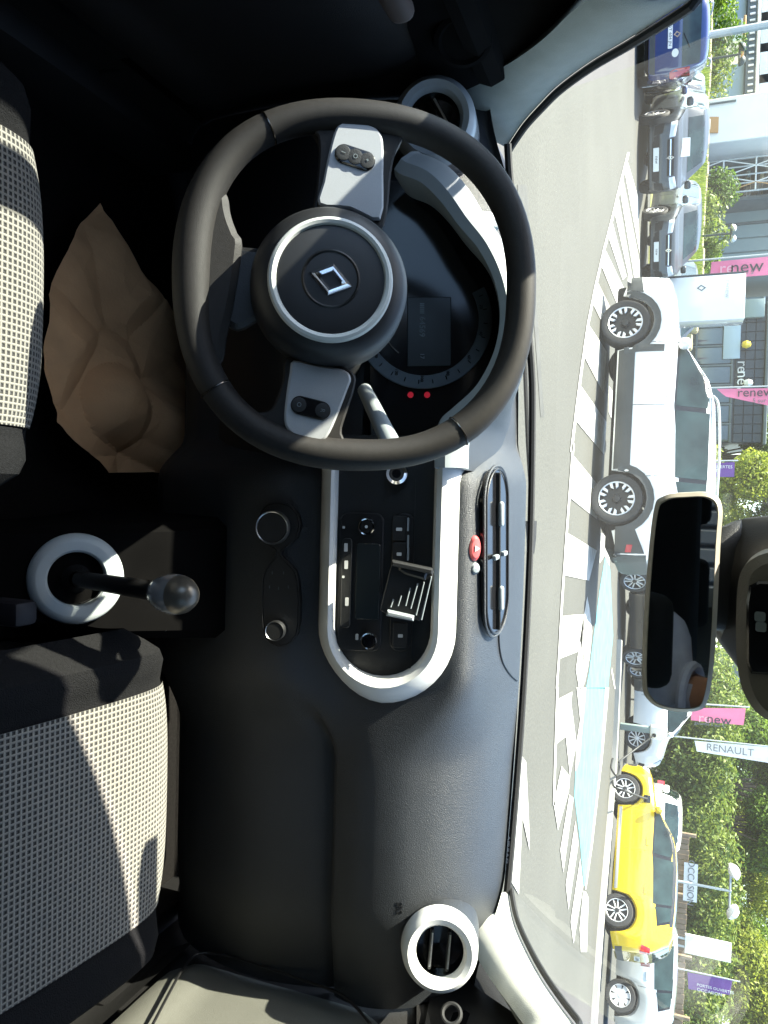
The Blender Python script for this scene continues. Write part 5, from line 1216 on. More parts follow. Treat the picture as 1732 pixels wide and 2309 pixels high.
# ================================================================== signs, flags, banners
def vtext(s, size, c, nrm=(0, -1, 0), m='print_dark', par=None, off=.05, al='LEFT', xs=1.0):
    """lettering that climbs upwards: reading direction +Z, letter tops to the left"""
    n = Vector(nrm).normalized(); M = frame(Vector(c)+n*off, n, (-1, 0, 0)); return part('lettering', text_mb(s, size, M, .002, al, xs), m, par)
def cloth(nm, P, par, m, amp=.05, nu=16, nv=20):
    """hanging cloth from four corners (bottom-left, bottom-right, top-right, top-left) with folds and thickness"""
    def f(u, v, o=0):
        a = P[0].lerp(P[1], u); b = P[3].lerp(P[2], u); p = a.lerp(b, v); return p+Vector((0, amp*math.sin(u*5+v*2)*u+o, 0))
    return part(nm, MB().grid(lambda u, v: f(u, v), nu, nv).grid(lambda u, v: f(u, v, .008), nu, nv), m, par)
def pole(par, a, b, r=.03, m='steel_pole'): return part('pole', MB().tube([a, b], lambda t: r*(1-.25*t), 10), m, par)
# pink banner on the left
Yb = 26.0
q = [aty(1537, 566, Yb), aty(1533, 604, Yb), aty(1680, 592, Yb), aty(1680, 552, Yb)]
bn = thing('pink_banner', 'pink banner with dark renew lettering beside the tall white totem', 'banner', (q[0].x-.06, Yb, 0))
pole(bn, Vector((q[0].x-.07, Yb, 0)), Vector((q[3].x-.07, Yb, q[3].z+.4)), .035)
cloth('cloth', q, bn, 'pink_cloth', .035)
vtext('re', .52, aty(1553, 582, Yb), m=mat('print_pale', (.80, .42, .50), .8), par=bn, xs=.95); vtext('new', .52, aty(1577, 580, Yb), par=bn, xs=1.05); vtext('garantie 5 sur 5', .17, aty(1545, 595, Yb), m='print_grey', par=bn)
# pink feather flag
Yf = 24.0
q = [aty(1548, 840, Yf), aty(1568, 857, Yf), aty(1690, 882, Yf), aty(1690, 838, Yf)]
ff = thing('pink_feather_flag', 'pink feather flag on a thin pole in front of the dark navy showroom', 'flag', (q[0].x-.05, Yf, 0))
pole(ff, Vector((q[0].x-.03, Yf, 0)), Vector((q[3].x-.06, Yf, q[3].z+.3)), .025); cloth('cloth', q, ff, 'pink_cloth', .035)
vtext('renew', .36, aty(1592, 849, Yf), par=ff); vtext('5 sur 5', .17, aty(1625, 866, Yf), par=ff, m='print_grey')
# pink banner on the right
Y2 = 25.0
q = [aty(1494, 1529, Y2), aty(1492, 1555, Y2), aty(1606, 1567, Y2), aty(1611, 1530, Y2)]
b2 = thing('pink_banner_small', 'pink renew banner in front of the leafy trees, by the white van', 'banner', ((q[0].x+q[1].x)/2, Y2, 0))
pole(b2, Vector((q[0].x-.05, Y2, 0)), q[3]+Vector((-.05, 0, .1)), .03); cloth('cloth', q, b2, 'pink_cloth', .035)
vtext('re', .40, aty(1508, 1549, Y2), m='print_pale', par=b2); vtext('new', .40, aty(1526, 1551, Y2), par=b2); vtext('garantie 5 sur 5', .13, aty(1500, 1560, Y2), m='print_grey', par=b2)
# purple banner over the SUV roof, purple feather at right
Y3 = 27.0
q = [aty(1490, 1002, Y3), aty(1490, 1030, Y3), aty(1586, 1030, Y3), aty(1587, 998, Y3)]
p1 = thing('purple_banner', 'purple banner with white lettering in front of trees, above the white SUV roof', 'banner', (q[0].x-.05, Y3, 0))
pole(p1, Vector((q[0].x-.05, Y3, 0)), q[3]+Vector((-.05, 0, .1)), .03); cloth('cloth', q, p1, 'purple_cloth', .03)
for s_, yy, sz in (('PORTES OUVERTES', 1008, .135), ('OCCASION', 1016, .15), ('maintenant', 1024, .10)): vtext(s_, sz, aty(1498, yy, Y3), m='plate', par=p1)
Y4 = 24.0
q = [aty(1485, 2100, Y4), aty(1487, 2135, Y4), aty(1576, 2150, Y4), aty(1582, 2118, Y4)]
p2 = thing('purple_feather_flag', 'purple feather flag with white lettering in front of trees, above the silver hatchback', 'flag', (q[0].x, Y4, 0))
pole(p2, Vector((q[0].x-.03, Y4, 0)), q[3]+Vector((-.02, 0, .2)), .025); cloth('cloth', q, p2, 'purple_cloth', .03)
for s_, yy, sz in (('PORTES OUVERTES', 2124, .115), ('OCCASION', 2134, .13)): vtext(s_, sz, aty(1505, yy, Y4), m='plate', par=p2, off=.06)
# white feather flag
Y5 = 25.0
q = [aty(1500, 1600, Y5), aty(1505, 1622, Y5), aty(1672, 1650, Y5), aty(1668, 1614, Y5)]
w1 = thing('white_feather_flag', 'white feather flag with grey lettering in front of the trees', 'flag', (q[0].x, Y5, 0))
pole(w1, Vector((q[0].x-.03, Y5, 0)), q[3]+Vector((-.02, 0, .2)), .025); cloth('cloth', q, w1, 'white_cloth', .03)
vtext('RENAULT', .30, aty(1525, 1612, Y5), m='print_grey', par=w1, off=.07)
# white panel sign at right
Y6 = 23.0
q = [aty(1480, 2018, Y6), aty(1478, 2058, Y6), aty(1578, 2078, Y6), aty(1580, 2040, Y6)]
w2 = thing('white_panel_sign', 'plain white upright sign panel above the rear of the yellow car', 'sign', ((q[0].x+q[1].x)/2, Y6, 0))
part('panel', MB().prism([(0, 0), ((q[1]-q[0]).x, 0), ((q[1]-q[0]).x, q[3].z-q[0].z), (0, q[3].z-q[0].z)], frame(q[0], (0, -1, 0)), .08, .01), 'paint_white', w2)
pole(w2, Vector((q[0].x+.15, Y6+.05, 0)), Vector((q[0].x+.15, Y6+.05, q[0].z)), .04); pole(w2, Vector((q[1].x-.15, Y6+.05, 0)), Vector((q[1].x-.15, Y6+.05, q[0].z)), .04)
# grey PRO+ board behind the mirror
Y7 = 33.0
g_ = thing('grey_board_sign', 'grey board lettered PRO+ in white on two posts, between the trees', 'sign', (aty(1500, 1450, Y7).x, Y7, 0))
a, b = aty(1470, 1395, Y7), aty(1660, 1478, Y7)
part('board', MB().rbox(((a.x+b.x)/2, Y7, (a.z+b.z)/2), (abs(b.x-a.x), .10, b.z-a.z), .02), mat('board_grey', (.16, .18, .19), .6, var=.05), g_)
vtext('PRO+', .34, aty(1520, 1444, Y7-.1), m='plate', par=g_); part('stripe', MB().rbox((aty(1560, 1462, Y7-.07).x, Y7-.06, (a.z+b.z)/2), (.14, .02, b.z-a.z-.2), .005), 'charger_green', g_)
part('stripe', MB().prism([(0, 0), (.9, 0), (1.15, .35), (.25, .35)], frame(aty(1560, 1428, Y7-.09), (0, -1, 0), (-1, 0, 0)), .02), 'print_dark', g_)
for dx in (-.5, .5): pole(g_, Vector(((a.x+b.x)/2+dx, Y7+.1, 0)), Vector(((a.x+b.x)/2+dx, Y7+.1, a.z)), .06)
# white totem beside the grey estate
Yt = 24.0
a, b, c = aty(1420, 603, Yt), aty(1608, 688, Yt), aty(1608, 706, Yt)
tt = thing('white_totem', 'tall white totem sign with faint grey emblem, in front of the navy showroom', 'sign', ((a.x+b.x)/2, Yt, 0))
part('slab', MB().rbox(((a.x+b.x)/2, Yt+.45, b.z/2), (b.x-a.x, .9, b.z), .02), 'paint_white', tt)
Mq = frame(Vector((aty(1515, 622, Yt).x, Yt-.012, aty(1515, 622, Yt).z)), (0, -1, 0)); o_, i_ = diamond(.10, 0), diamond(.06, 0); mb = MB()
for k in range(4): mb.add([Mq @ p for p in (o_[k], o_[(k+1) % 4], i_[(k+1) % 4], i_[k])], [(0, 1, 2, 3)])
part('emblem', mb, 'print_grey', tt, smooth=False)
part('lettering', text_mb('renew', .20, frame(aty(1572, 624, Yt)+Vector((0, -.012, 0)), (0, -1, 0)), .001), mat('print_light', (.5, .5, .5), .7), tt)
part('edge_strip', MB().rbox((a.x-.03, Yt+.45, b.z/2), (.05, .9, b.z*.98), .01), 'print_dark', tt)
# parking sign with letter
Yp = 34.0; a = aty(1522, 270, Yp)
sg = thing('letter_sign', 'small square white sign with letter R on the grass bank', 'sign', (a.x, Yp, 0))
part('board', MB().rbox((a.x, Yp, a.z), (.42, .04, .42), .01), 'plate', sg); part('lettering', text_mb('R', .36, frame((a.x, Yp-.025, a.z), (0, -1, 0)), .002), 'print_dark', sg)
pole(sg, Vector((a.x, Yp+.04, 0)), Vector((a.x, Yp+.04, a.z-.2)), .03)

# ================================================================== lamps and masts
def twin_lamp(nm, lab, base, top, r, m, mh, arm, hz):
    t = thing(nm, lab, 'lamp post', (base.x, base.y, 0))
    pole(t, Vector((base.x, base.y, 0)), Vector((base.x, base.y, top.z)), r, m)
    part('cross_arm', MB().tube([Vector((base.x-arm, base.y, top.z-.05)), Vector((base.x+arm, base.y, top.z-.05))], r*.7, 8), m, t)
    for s in (-1, 1): part('lamp_head', MB().lathe([(0, hz*.8), (hz*.5, hz*.7), (hz*.9, hz*.3), (hz, 0), (hz*.6, -hz*.35), (hz*.2, -hz*.5)], 20, Matrix.Translation((base.x+s*arm, base.y, top.z+.02)) @ Matrix.Rotation(s*.5, 4, 'Y')), mh, t)
    return t
twin_lamp('twin_lamp_post', 'pale twin-head lamp post in front of the hedge behind the yellow car', aty(1475, 1905, 26), aty(1580, 1932, 26), .05, 'steel_pole', 'paint_white', .62, .26)
twin_lamp('dark_twin_lamp', 'dark twin-head lamp post on the grass bank behind the blue people carrier', aty(1520, 130, 34), aty(1600, 122, 34), .06, 'dark_pole', 'dark_pole', .28, .2)
twin_lamp('green_twin_lamp', 'dark green twin-globe lamp post in front of the grey metal wall', aty(1515, 510, 34), aty(1582, 508, 34), .06, 'dark_pole', 'lamp_clear', .22, .16)
a = aty(1520, 78, 26); ms = thing('steel_mast', 'thick grey steel mast rising behind the blue people carrier', 'mast', (a.x, 26, 0))
pole(ms, Vector((a.x, 26, 0)), Vector((a.x, 26, 9)), .12); part('base_plate', MB().rbox((a.x, 26, .03), (.4, .4, .06), .01), 'steel_pole', ms)

# ================================================================== buildings
def wallbox(nm, x0, x1, y0, y1, z0, z1, m, par): return part(nm, MB().rbox(((x0+x1)/2, (y0+y1)/2, (z0+z1)/2), (x1-x0, y1-y0, z1-z0), .03, 1), m, par)
# navy showroom
Yn = 38.0; xl_, xr_ = aty(1600, 655, Yn).x, aty(1600, 955, Yn).x
zlo, zhi = aty(1570, 800, Yn).z, aty(1655, 800, Yn).z
nb = thing('navy_showroom', 'dark navy showroom with white renew lettering over a glazed front', 'building', ((xl_+xr_)/2, Yn, 0))
wallbox('wall', xl_, xr_, Yn+.35, Yn+8, 0, zhi-.05, 'clad_navy', nb)
wallbox('roof', xl_-.1, xr_+.1, Yn+.1, Yn+8, zhi-.04, zhi+.12, 'fascia', nb)
nc = 15
pz = [zlo+.35+(zhi-zlo-.4)*k/3 for k in range(4)]
for i in range(nc):
    for k in range(3):
        w_ = (xr_-xl_)/nc; part('cladding_panel', MB().rbox((xl_+w_*(i+.5), Yn+.30+.004*((i*7+k*3) % 3), (pz[k]+pz[k+1])/2), (w_-.03, .08, (pz[k+1]-pz[k])-.03), .008, 1), 'clad_navy', nb)
zx = zlo+.30
for i in range(7):
    w_ = (xr_-xl_)/7; x_ = xl_+w_*(i+.5); wn = part('window', MB().rbox((x_, Yn+.30, zx/2+.1), (w_-.10, .06, zx-.35), .01), 'window_glass', nb)
    for dz in (.15, zx*.52, zx-.08): part('frame', MB().rbox((x_, Yn+.26, dz), (w_-.02, .08, .10), .01), 'fascia', wn)
    part('frame', MB().rbox((x_-w_/2+.04, Yn+.25, zx/2), (.09, .08, zx-.1), .01), 'fascia', wn)
wn = part('window', MB().rbox((aty(1585, 735, Yn).x, Yn+.2, (aty(1555, 735, Yn).z+aty(1608, 735, Yn).z)/2), (1.6, .1, aty(1608, 735, Yn).z-aty(1555, 735, Yn).z-.3), .02), mat('blind', (.36, .46, .52), .4), nb)
part('lettering', text_mb('re', .62, frame(aty(1603, 792, Yn+.15), (0, -1, 0)), .03), 'print_light', nb); part('lettering', text_mb('new', .66, frame(aty(1603, 822, Yn+.15)+Vector((.12, 0, 0)), (0, -1, 0)), .05), 'plate', nb)
for q, c_ in (((1612, 744), 'yellow_globe'), ((1616, 827), 'wl')):
    p = aty(*q, Yn); part('wall_lamp', MB().lathe([(0, .2), (.12, .16), (.18, 0), (.12, -.16), (0, -.2)], 18, Matrix.Translation(p)), mat('globe_yellow', (.75, .55, .05), .4) if c_[0] == 'y' else 'paint_white', nb)
part('vent_box', MB().rbox((aty(1640, 645+20, Yn).x, Yn+.1, aty(1630, 665, Yn).z), (.8, .3, .8), .02), 'clad_grey', nb)
# upper glazed hall behind the showroom
Yh = 47.0; a, b = aty(1650, 640, Yh), aty(1650, 905, Yh)
gh_ = thing('glazed_hall', 'pale glazed hall rising behind the navy showroom', 'building', ((a.x+b.x)/2, Yh, 0))
wallbox('wall', a.x, b.x, Yh, Yh+6, 0, 8.5, 'clad_grey', gh_)
for i in range(8):
    w_ = (b.x-a.x)/8; wn = part('window', MB().rbox((a.x+w_*(i+.5), Yh-.03, 6.6), (w_-.14, .08, 2.6), .01), 'window_glass', gh_); part('sill', MB().rbox((a.x+w_*(i+.5), Yh-.07, 5.25), (w_-.1, .12, .1), .01), 'wall_white', wn)
# grey metal-clad warehouse
Yw = 44.0; a, b = aty(1600, 425, Yw), aty(1600, 575, Yw)
mw = thing('grey_warehouse', 'grey-green metal-clad warehouse wall behind the shrubs', 'building', ((a.x+b.x)/2, Yw, 0))
wallbox('wall', a.x, b.x, Yw+.1, Yw+9, 0, 9, 'clad_grey', mw); nr = int((b.x-a.x)/.62)
for i in range(nr): part('cladding_rib', MB().rbox((a.x+(b.x-a.x)*(i+.5)/nr, Yw+.06, 4.5), ((b.x-a.x)/nr-.06, .10, 8.9), .02, 1), 'clad_grey', mw)
part('seam', MB().rbox(((a.x+b.x)/2-.4, Yw, 4.5), (.12, .08, 9), .01), 'fascia', mw)
# scaffolded shed
Ys = 42.0; a, b = aty(1600, 340, Ys), aty(1600, 428, Ys)
ss = thing('open_shed', 'dark open shed stacked with racking, behind a pale scaffold frame', 'building', ((a.x+b.x)/2, Ys, 0))
wallbox('back_wall', a.x, b.x, Ys+4, Ys+4.3, 0, 8, 'fascia', ss); wallbox('roof', a.x-.2, b.x+.2, Ys, Ys+4.3, 7.6, 7.9, 'fascia', ss)
for s in (a.x+.1, b.x-.1): wallbox('side_wall', s-.1, s+.1, Ys+.3, Ys+4, 0, 7.6, 'fascia', ss)
rr_ = random.Random(3)
for k in range(9):
    z_ = 1.4+.62*k
    part('shelf', MB().rbox(((a.x+b.x)/2, Ys+2, z_), ((b.x-a.x)-.4, 1.2, .07), .01, 1), 'fascia', ss)
    for j in range(4):
        xx = lerp(a.x+.4, b.x-.4, (j+.5)/4)+rr_.uniform(-.1, .1); part('stacked_panel', MB().rbox((xx, Ys+1.6, z_+.14), (rr_.uniform(.4, .9), .6, rr_.uniform(.05, .2)), .01, 1), ['wall_white', 'clad_grey', 'dry_stone'][(k+j) % 3], ss)
sf = thing('scaffold_frame', 'pale diagonal-braced scaffold frame standing in front of the dark shed', 'scaffold', ((a.x+b.x)/2, Ys-.6, 0))
xs_ = [lerp(a.x+.3, b.x-.1, k/4) for k in range(5)]
for x in xs_: part('upright', MB().tube([(x, Ys-.6, 0), (x, Ys-.6, 7.4)], .045, 8), 'steel_pole', sf)
for k in range(5):
    z_ = 1.3+1.45*k; part('ledger', MB().tube([(xs_[0], Ys-.6, z_), (xs_[-1], Ys-.6, z_)], .04, 8), 'wall_white', sf)
    for i in range(4):
        part('brace', MB().tube([(xs_[i], Ys-.62, z_), (xs_[i+1], Ys-.62, z_+1.45)] if (i+k) % 2 else [(xs_[i+1], Ys-.62, z_), (xs_[i], Ys-.62, z_+1.45)], .03, 6), 'orange_slats' if i == 3 else 'wall_white', sf)
# beige block
Yg = 46.0; a, b = aty(1600, 300, Yg), aty(1600, 345, Yg)
bb = thing('beige_block', 'beige rendered block between the white pylon and the dark shed', 'building', ((a.x+b.x)/2, Yg, 0))
wallbox('wall', a.x, b.x, Yg, Yg+6, 0, 8, 'wall_beige', bb); wallbox('base_band', a.x-.02, b.x+.02, Yg-.06, Yg+.2, 0, aty(1560, 320, Yg).z, 'clad_grey', bb)
wallbox('roof', a.x-.15, b.x+.15, Yg-.1, Yg+6, 8, 8.2, 'fascia', bb)
# white pylon
Yy = 40.0; a, b = aty(1600, 205, Yy), aty(1600, 302, Yy)
wy = thing('white_pylon', 'broad white pylon wall with small orange slatted hatch near its foot', 'building', ((a.x+b.x)/2, Yy, 0))
wallbox('wall', a.x, b.x, Yy, Yy+2.5, 0, 9, 'wall_white', wy)
for k in range(5):
    p = aty(1533+4.2*k, 270, Yy-.05); part('hatch_slat', MB().rbox((p.x, Yy-.06, p.z), (.75*(1.9 if False else 1), .06, .10), .01, 1), 'orange_slats', wy)
wallbox('roof', a.x-.05, b.x+.05, Yy-.05, Yy+2.55, 9, 9.2, 'fascia', wy)
p = aty(1560, 222, Yy); part('conduit', MB().tube([(p.x, Yy-.05, 1.0), (p.x, Yy-.05, aty(1590, 222, Yy).z)], .05, 8), 'fascia', wy)
# blue-grey warehouse far left with railed eave
Yv = 52.0; a, b = aty(1600, -140, Yv), aty(1600, 216, Yv)
ze = aty(1612, 60, Yv).z; zt_ = aty(1635, 60, Yv).z
bw = thing('blue_warehouse', 'long pale blue warehouse with dark eave band and bracket rail, far left', 'building', ((a.x+b.x)/2, Yv, 0))
wallbox('wall', a.x, b.x, Yv, Yv+10, 0, ze, 'clad_blue', bw); wallbox('eave_band', a.x-.2, b.x, Yv-.5, Yv+10, ze, zt_, 'fascia', bw)
for k in range(26): part('bracket', MB().rbox((lerp(a.x+.2, b.x-.2, k/25), Yv-.55, (ze+zt_)/2), (.10, .10, (zt_-ze)*.5), .01, 1), 'wall_white', bw)
part('gutter', MB().tube([(a.x, Yv-.6, zt_+.05), (b.x, Yv-.6, zt_+.05)], .09, 8), 'wall_white', bw)
wallbox('upper_wall', a.x, b.x, Yv+4, Yv+10, zt_, zt_+3, 'clad_grey', bw)
for k in range(4): part('roof_light', MB().rbox((lerp(a.x+2, b.x-2, k/3), Yv+3.9, zt_+1.2), (2.6, .1, 1.4), .02), 'wall_white', bw)
# cream cabin in front of it
Yc = 45.0; a, b = aty(1600, 40, Yc), aty(1600, 86, Yc)
z0_, z1_ = aty(1568, 60, Yc).z, aty(1606, 60, Yc).z
cb_ = thing('cream_cabin', 'cream site cabin with orange trim raised on legs behind the grass bank', 'cabin', ((a.x+b.x)/2, Yc, 0))
wallbox('wall', a.x, b.x, Yc, Yc+2.4, z0_, z1_, 'wall_white', cb_); wallbox('roof', a.x-.1, b.x+.1, Yc-.1, Yc+2.5, z1_, z1_+.12, 'orange_slats', cb_)
wn = part('window', MB().rbox(((a.x+b.x)/2-.2, Yc-.03, (z0_+z1_)/2+.05), (.8, .06, .5), .01), 'window_glass', cb_); part('frame', MB().rbox(((a.x+b.x)/2-.2, Yc-.05, (z0_+z1_)/2-.24), (.9, .06, .06), .01), 'fascia', wn)
for x in (a.x+.1, b.x-.1):
    for y in (Yc+.1, Yc+2.3): part('leg', MB().tube([(x, y, 0), (x, y, z0_)], .06, 8), 'fascia', cb_)

# ================================================================== grass bank with stone edge
def bank_h(x, y): 
    t = smoothstep(27.5, 33.0, y); return (1.55+.10*noise.noise(Vector((x*.4, y*.4, 0))))*t*smoothstep(-3.0, -9.5, x)
struct('grass_bank', MB().grid(lambda u, v: Vector((lerp(-45, -3, u), lerp(27.4, 37, v), bank_h(lerp(-45, -3, u), lerp(27.4, 37, v))+.01)), 60, 20), 'grass_soil')
rg = random.Random(11); mb = MB()
for k in range(26000):
    x, y = rg.uniform(-38, -6), rg.uniform(28.5, 35.5); z = bank_h(x, y); h = rg.uniform(.12, .34); a = rg.uniform(0, PI); w_ = rg.uniform(.02, .05)
    d = Vector((math.cos(a)*w_, math.sin(a)*w_, 0)); tp = Vector((x+rg.uniform(-.12, .12), y+rg.uniform(-.12, .12), z+h)); b = Vector((x, y, z))
    n = len(mb.v); mb.v += [b-d, b+d, tp]; mb.f.append((n, n+1, n+2))
go = link_mesh('grass', mb, 'blade', smooth=False, recalc=False); go['kind'] = 'stuff'
x_ = -38.0; wr_ = thing('stone_edging', 'low sandy stone edging along the top of the grass bank', 'wall', (-22, 35.8, 0))
kk = 0
while x_ < -6.5:
    L_ = rg.uniform(.5, .95); part('stone', MB().rbox((x_+L_/2, 35.8+rg.uniform(-.05, .05), bank_h(x_, 35.8)+.16+rg.uniform(-.03, .03)), (L_-.03, .35, .42), .06, 1), 'dry_stone', wr_); x_ += L_

# ================================================================== trees, shrubs, fence
def leaf_cloud(mb, blobs, n, size, rnd):
    tot = sum(b[1]**2 for b in blobs)
    for c, r, sq in blobs:
        for _ in range(int(n*r*r/tot)):
            d = Vector((rnd.gauss(0, 1), rnd.gauss(0, 1), rnd.gauss(0, 1))).normalized(); q = r*(rnd.uniform(.35, 1.0)**.5)*(1+.22*noise.noise(d*2.2+c))
            p = c+Vector((d.x*q, d.y*q, d.z*q*sq))
            s = size*rnd.uniform(.6, 1.3); nrm = (d*.6+Vector((rnd.uniform(-1, 1), rnd.uniform(-1, 1), rnd.uniform(-.2, 1)))).normalized()
            t = nrm.orthogonal().normalized(); t.rotate(Matrix.Rotation(rnd.uniform(0, 2*PI), 3, nrm)); u = nrm.cross(t)
            k = len(mb.v); mb.v += [p-t*s, p+u*s*.45, p+t*s, p-u*s*.45]; mb.f.append((k, k+1, k+2, k+3))
def tree(nm, lab, x, y, h, rx, m, seed, n=9000, size=.16, base=.9, grp=None, trunk_r=.16):
    rnd = random.Random(seed); t = thing(nm, lab, 'tree', (x, y, 0), 0, grp)
    tr = MB().tube([(x, y, -.1), (x+rnd.uniform(-.2, .2), y, h*.35), (x+rnd.uniform(-.4, .4), y, h*.75)], lambda q: trunk_r*(1-.75*q), 8)
    blobs = []
    for k in range(15):
        a = rnd.uniform(0, 2*PI); zz = lerp(base, h, rnd.random()**.8); wd = rx*math.sqrt(max(.12, 1-((zz-h*.5)/(h*.58))**2))
        c = Vector((x+math.cos(a)*wd*rnd.uniform(.2, .8), y+math.sin(a)*wd*.7*rnd.uniform(.1, .8), zz)); r = rx*rnd.uniform(.28, .48)
        c.z = min(c.z, h-r*.6); blobs.append((c, r, .85)); tr.tube([(x, y, max(.4, c.z*.45)), ((x+c.x)/2, (y+c.y)/2, c.z*.8), c], lambda q: trunk_r*.38*(1-.8*q), 5)
    part('trunk', tr, 'bark', t); cm = MB(); leaf_cloud(cm, blobs, n, size, rnd)
    R_ = ROOTM[t.name].inverted(); cm.v = [R_ @ p for p in cm.v]
    o = link_mesh('crown', cm, m, smooth=False, recalc=False); o.parent = t; ROOTM[o.name] = ROOTM[t.name]
    return t
TR = [ # picture y, depth, height, radius, material, words
 (985, 40, 7.5, 2.6, 'leaf_mid', 'round green tree directly right of the navy showroom'),
 (1060, 36, 6.8, 2.6, 'leaf_yellow', 'yellow-green tree above the tail of the white SUV'),
 (1150, 40, 7.6, 2.8, 'leaf_dark', 'dark tree hidden mostly by the rear-view mirror stem'),
 (1300, 41, 8.0, 3.0, 'leaf_mid', 'green tree behind the rear-view mirror'),
 (1500, 40, 8.2, 3.0, 'leaf_dark', 'dense dark tree behind the pink banner and PRO+ board'),
 (1600, 34, 7.0, 2.6, 'leaf_mid', 'leafy tree behind the white feather flag'),
 (1690, 38, 8.5, 3.0, 'leaf_yellow', 'sunlit yellow-green tree behind the white van'),
 (1775, 33, 6.2, 2.5, 'leaf_mid', 'round bushy tree above the bonnet of the yellow hatchback'),
 (1870, 37, 6.6, 2.8, 'leaf_yellow', 'loose yellow-green tree behind the pale twin lamp post'),
 (1960, 34, 5.4, 2.6, 'leaf_yellow', 'low yellowish tree right of the pale twin lamp post'),
 (2060, 35, 5.6, 2.7, 'leaf_mid', 'green tree behind the white panel sign'),
 (2150, 33, 5.6, 2.6, 'leaf_yellow', 'bright tree behind the purple feather flag'),
 (2240, 36, 7.5, 2.8, 'leaf_mid', 'tall green tree beyond the silver hatchback'),
 (1420, 44, 9.0, 3.2, 'leaf_mid', 'tall tree standing behind the PRO+ board'),
 (1640, 46, 10.0, 3.6, 'leaf_dark', 'tall dark tree filling the gap behind the white feather flag'),
 (1740, 47, 9.5, 3.6, 'leaf_mid', 'tall tree rising behind the round bushy tree'),
 (1840, 46, 8.6, 3.4, 'leaf_dark', 'dark tree rising behind the pale twin lamp post'),
 (2110, 46, 8.5, 3.5, 'leaf_dark', 'dark tree rising between the white panel sign and the purple flag'),
 (1560, 46, 9.5, 3.4, 'leaf_yellow', 'tall yellow-green tree rising behind the small pink banner')]
for i, (yy, D_, h_, r_, m_, lb) in enumerate(TR): tree('leafy_tree', lb, aty(1540, yy, D_).x, D_, h_, r_, m_, 20+i, 30000, .085, .5, 'trees behind the car park')
# continuous ivy hedge at their feet
mb = MB(); rh = random.Random(5); bl_ = []
for k in range(70):
    yy = 1440+12.2*k; p = aty(1540, yy, 30.5+rh.uniform(-.8, .8)); bl_.append((Vector((p.x, p.y, rh.uniform(.8, 2.9))), rh.uniform(.8, 1.3), .9))
leaf_cloud(mb, bl_, 60000, .09, rh); ho = link_mesh('hedge', mb, 'leaf_shrub', smooth=False, recalc=False); ho['kind'] = 'stuff'
def shrub(lab, yy, D_, z0, h, r, m, seed, n=2500):
    rnd = random.Random(seed); p = aty(1540, yy, D_); t = thing('shrub', lab, 'shrub', (p.x, D_, z0), 0, 'shrubs below the buildings')
    st = MB(); blobs = []
    for k in range(6):
        c = Vector((p.x+rnd.uniform(-r, r)*.7, D_+rnd.uniform(-r, r)*.5, z0+h*rnd.uniform(.35, .85))); blobs.append((c, r*rnd.uniform(.4, .65), .9)); st.tube([(p.x, D_, z0), c], lambda q: .04*(1-.7*q), 5)
    part('stem', st, 'bark', t); cm = MB(); leaf_cloud(cm, blobs, n, .11, rnd); I = ROOTM[t.name].inverted(); cm.v = [I @ v for v in cm.v]
    o = link_mesh('foliage', cm, m, smooth=False, recalc=False); o.parent = t
for i, (lb, yy, D_, z0, h, r) in enumerate([('dark green shrub under the pale blue warehouse wall, by the cream cabin', 105, 43, .0, 3.6, 1.7), ('loose shrub at the corner of the white pylon', 165, 43, .0, 3.3, 1.8), ('green shrub climbing beside the steel mast', 30, 44, 0, 3.3, 1.4), ('wiry shrub in front of the dark shed', 430, 38, .0, 3.2, 1.3), ('sunlit shrub by the green twin-globe lamp post', 490, 37, .0, 3.0, 1.4), ('shrub between the globe lamp and the pink banner', 550, 37, .0, 2.7, 1.2), ('tree-top shrub seen over the blue warehouse roof', 190, 60, 3.5, 4.5, 2.2)]):
    shrub(lb, yy, D_, z0, h, r, ['leaf_dark', 'leaf_shrub', 'leaf_mid'][i % 3], 60+i)
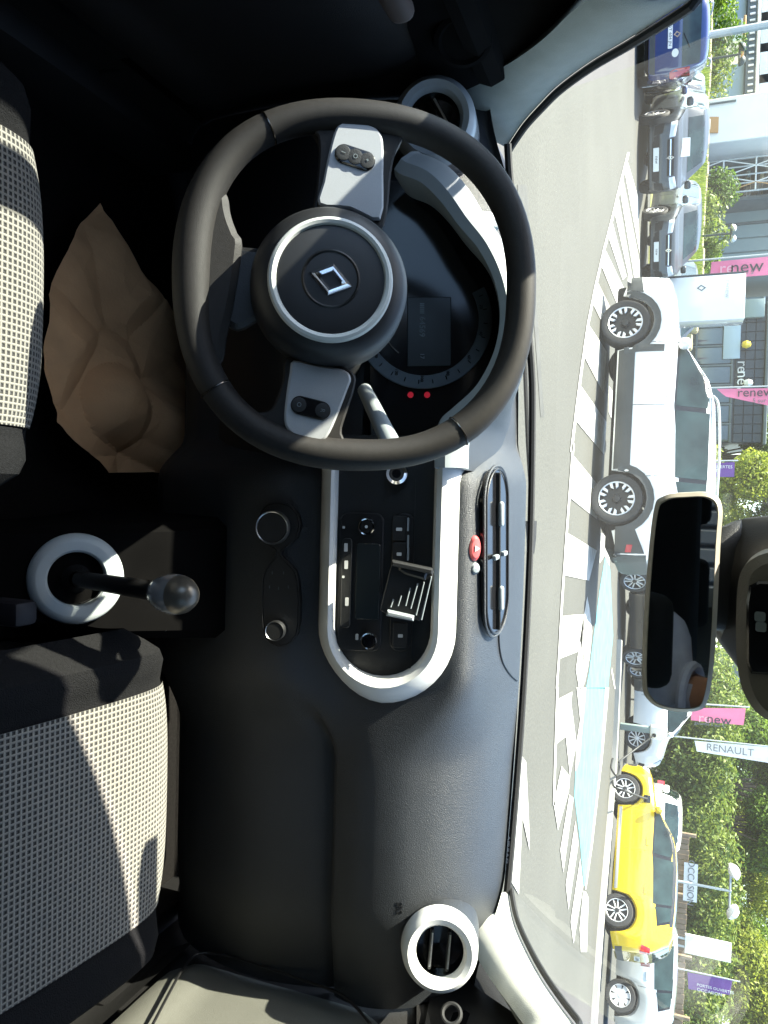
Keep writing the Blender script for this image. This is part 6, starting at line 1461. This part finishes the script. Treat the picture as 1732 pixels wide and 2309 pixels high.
# brown plank fence behind the yellow car
Yq = 28.0; a, b = aty(1480, 1800, Yq), aty(1470, 2290, Yq); zt_ = aty(1490, 1800, Yq).z
fn = thing('plank_fence', 'brown timber fence of upright planks along the foot of the hedge', 'fence', ((a.x+b.x)/2, Yq, 0))
k = 0; x_ = a.x
while x_ < b.x: part('plank', MB().rbox((x_+.09, Yq+.01*((k*5) % 3), zt_/2), (.17, .03, zt_-.02*((k*7) % 3)), .006, 1), 'fence_wood', fn); x_ += .185; k += 1
x_ = a.x
while x_ < b.x: part('post', MB().rbox((x_, Yq-.08, zt_/2+.1), (.11, .11, zt_+.2), .01, 1), 'fence_wood', fn); x_ += 2.1
a, b = aty(1478, 1862, Yq-.2), aty(1505, 1950, Yq-.2)
fb = thing('fence_banner', 'white cloth banner with dark lettering tied to the brown fence', 'banner', ((a.x+b.x)/2, Yq-.2, a.z))
cloth('cloth', [Vector((a.x, Yq-.2, a.z)), Vector((b.x, Yq-.2, a.z)), Vector((b.x, Yq-.2, b.z)), Vector((a.x, Yq-.2, b.z))], fb, 'white_cloth', .01)
part('lettering', text_mb('OCCASION', .30, frame(((a.x+b.x)/2, Yq-.23, (a.z+b.z)/2), (0, -1, 0)), .002), 'print_grey', fb)
# wall behind our own car, seen only in the mirror
Yr = -11.5
rw = thing('corrugated_wall', 'grey corrugated wall with orange skirting standing behind our car, seen in the mirror', 'wall', (0, Yr, 0))
for k in range(60): part('cladding_rib', MB().rbox((-9+.3*k, Yr, 2.5), (.24, .12, 5), .03, 1), mat('wall_slate', (.09, .095, .11), .6, var=.05) if k == 0 else 'wall_slate', rw)
part('back_sheet', MB().rbox((0, Yr-.12, 2.5), (18.5, .1, 5), .01), 'wall_slate', rw)
part('skirting', MB().rbox((0, Yr+.12, .16), (18, .10, .12), .01), 'orange_slats', rw); part('kerb_stone', MB().rbox((0, Yr+1.2, .06), (18, .25, .12), .02), 'concrete', rw)
part('kerb_line', MB().rbox((0, Yr+1.0, .13), (18, .10, .02), .004), 'orange_slats', rw)
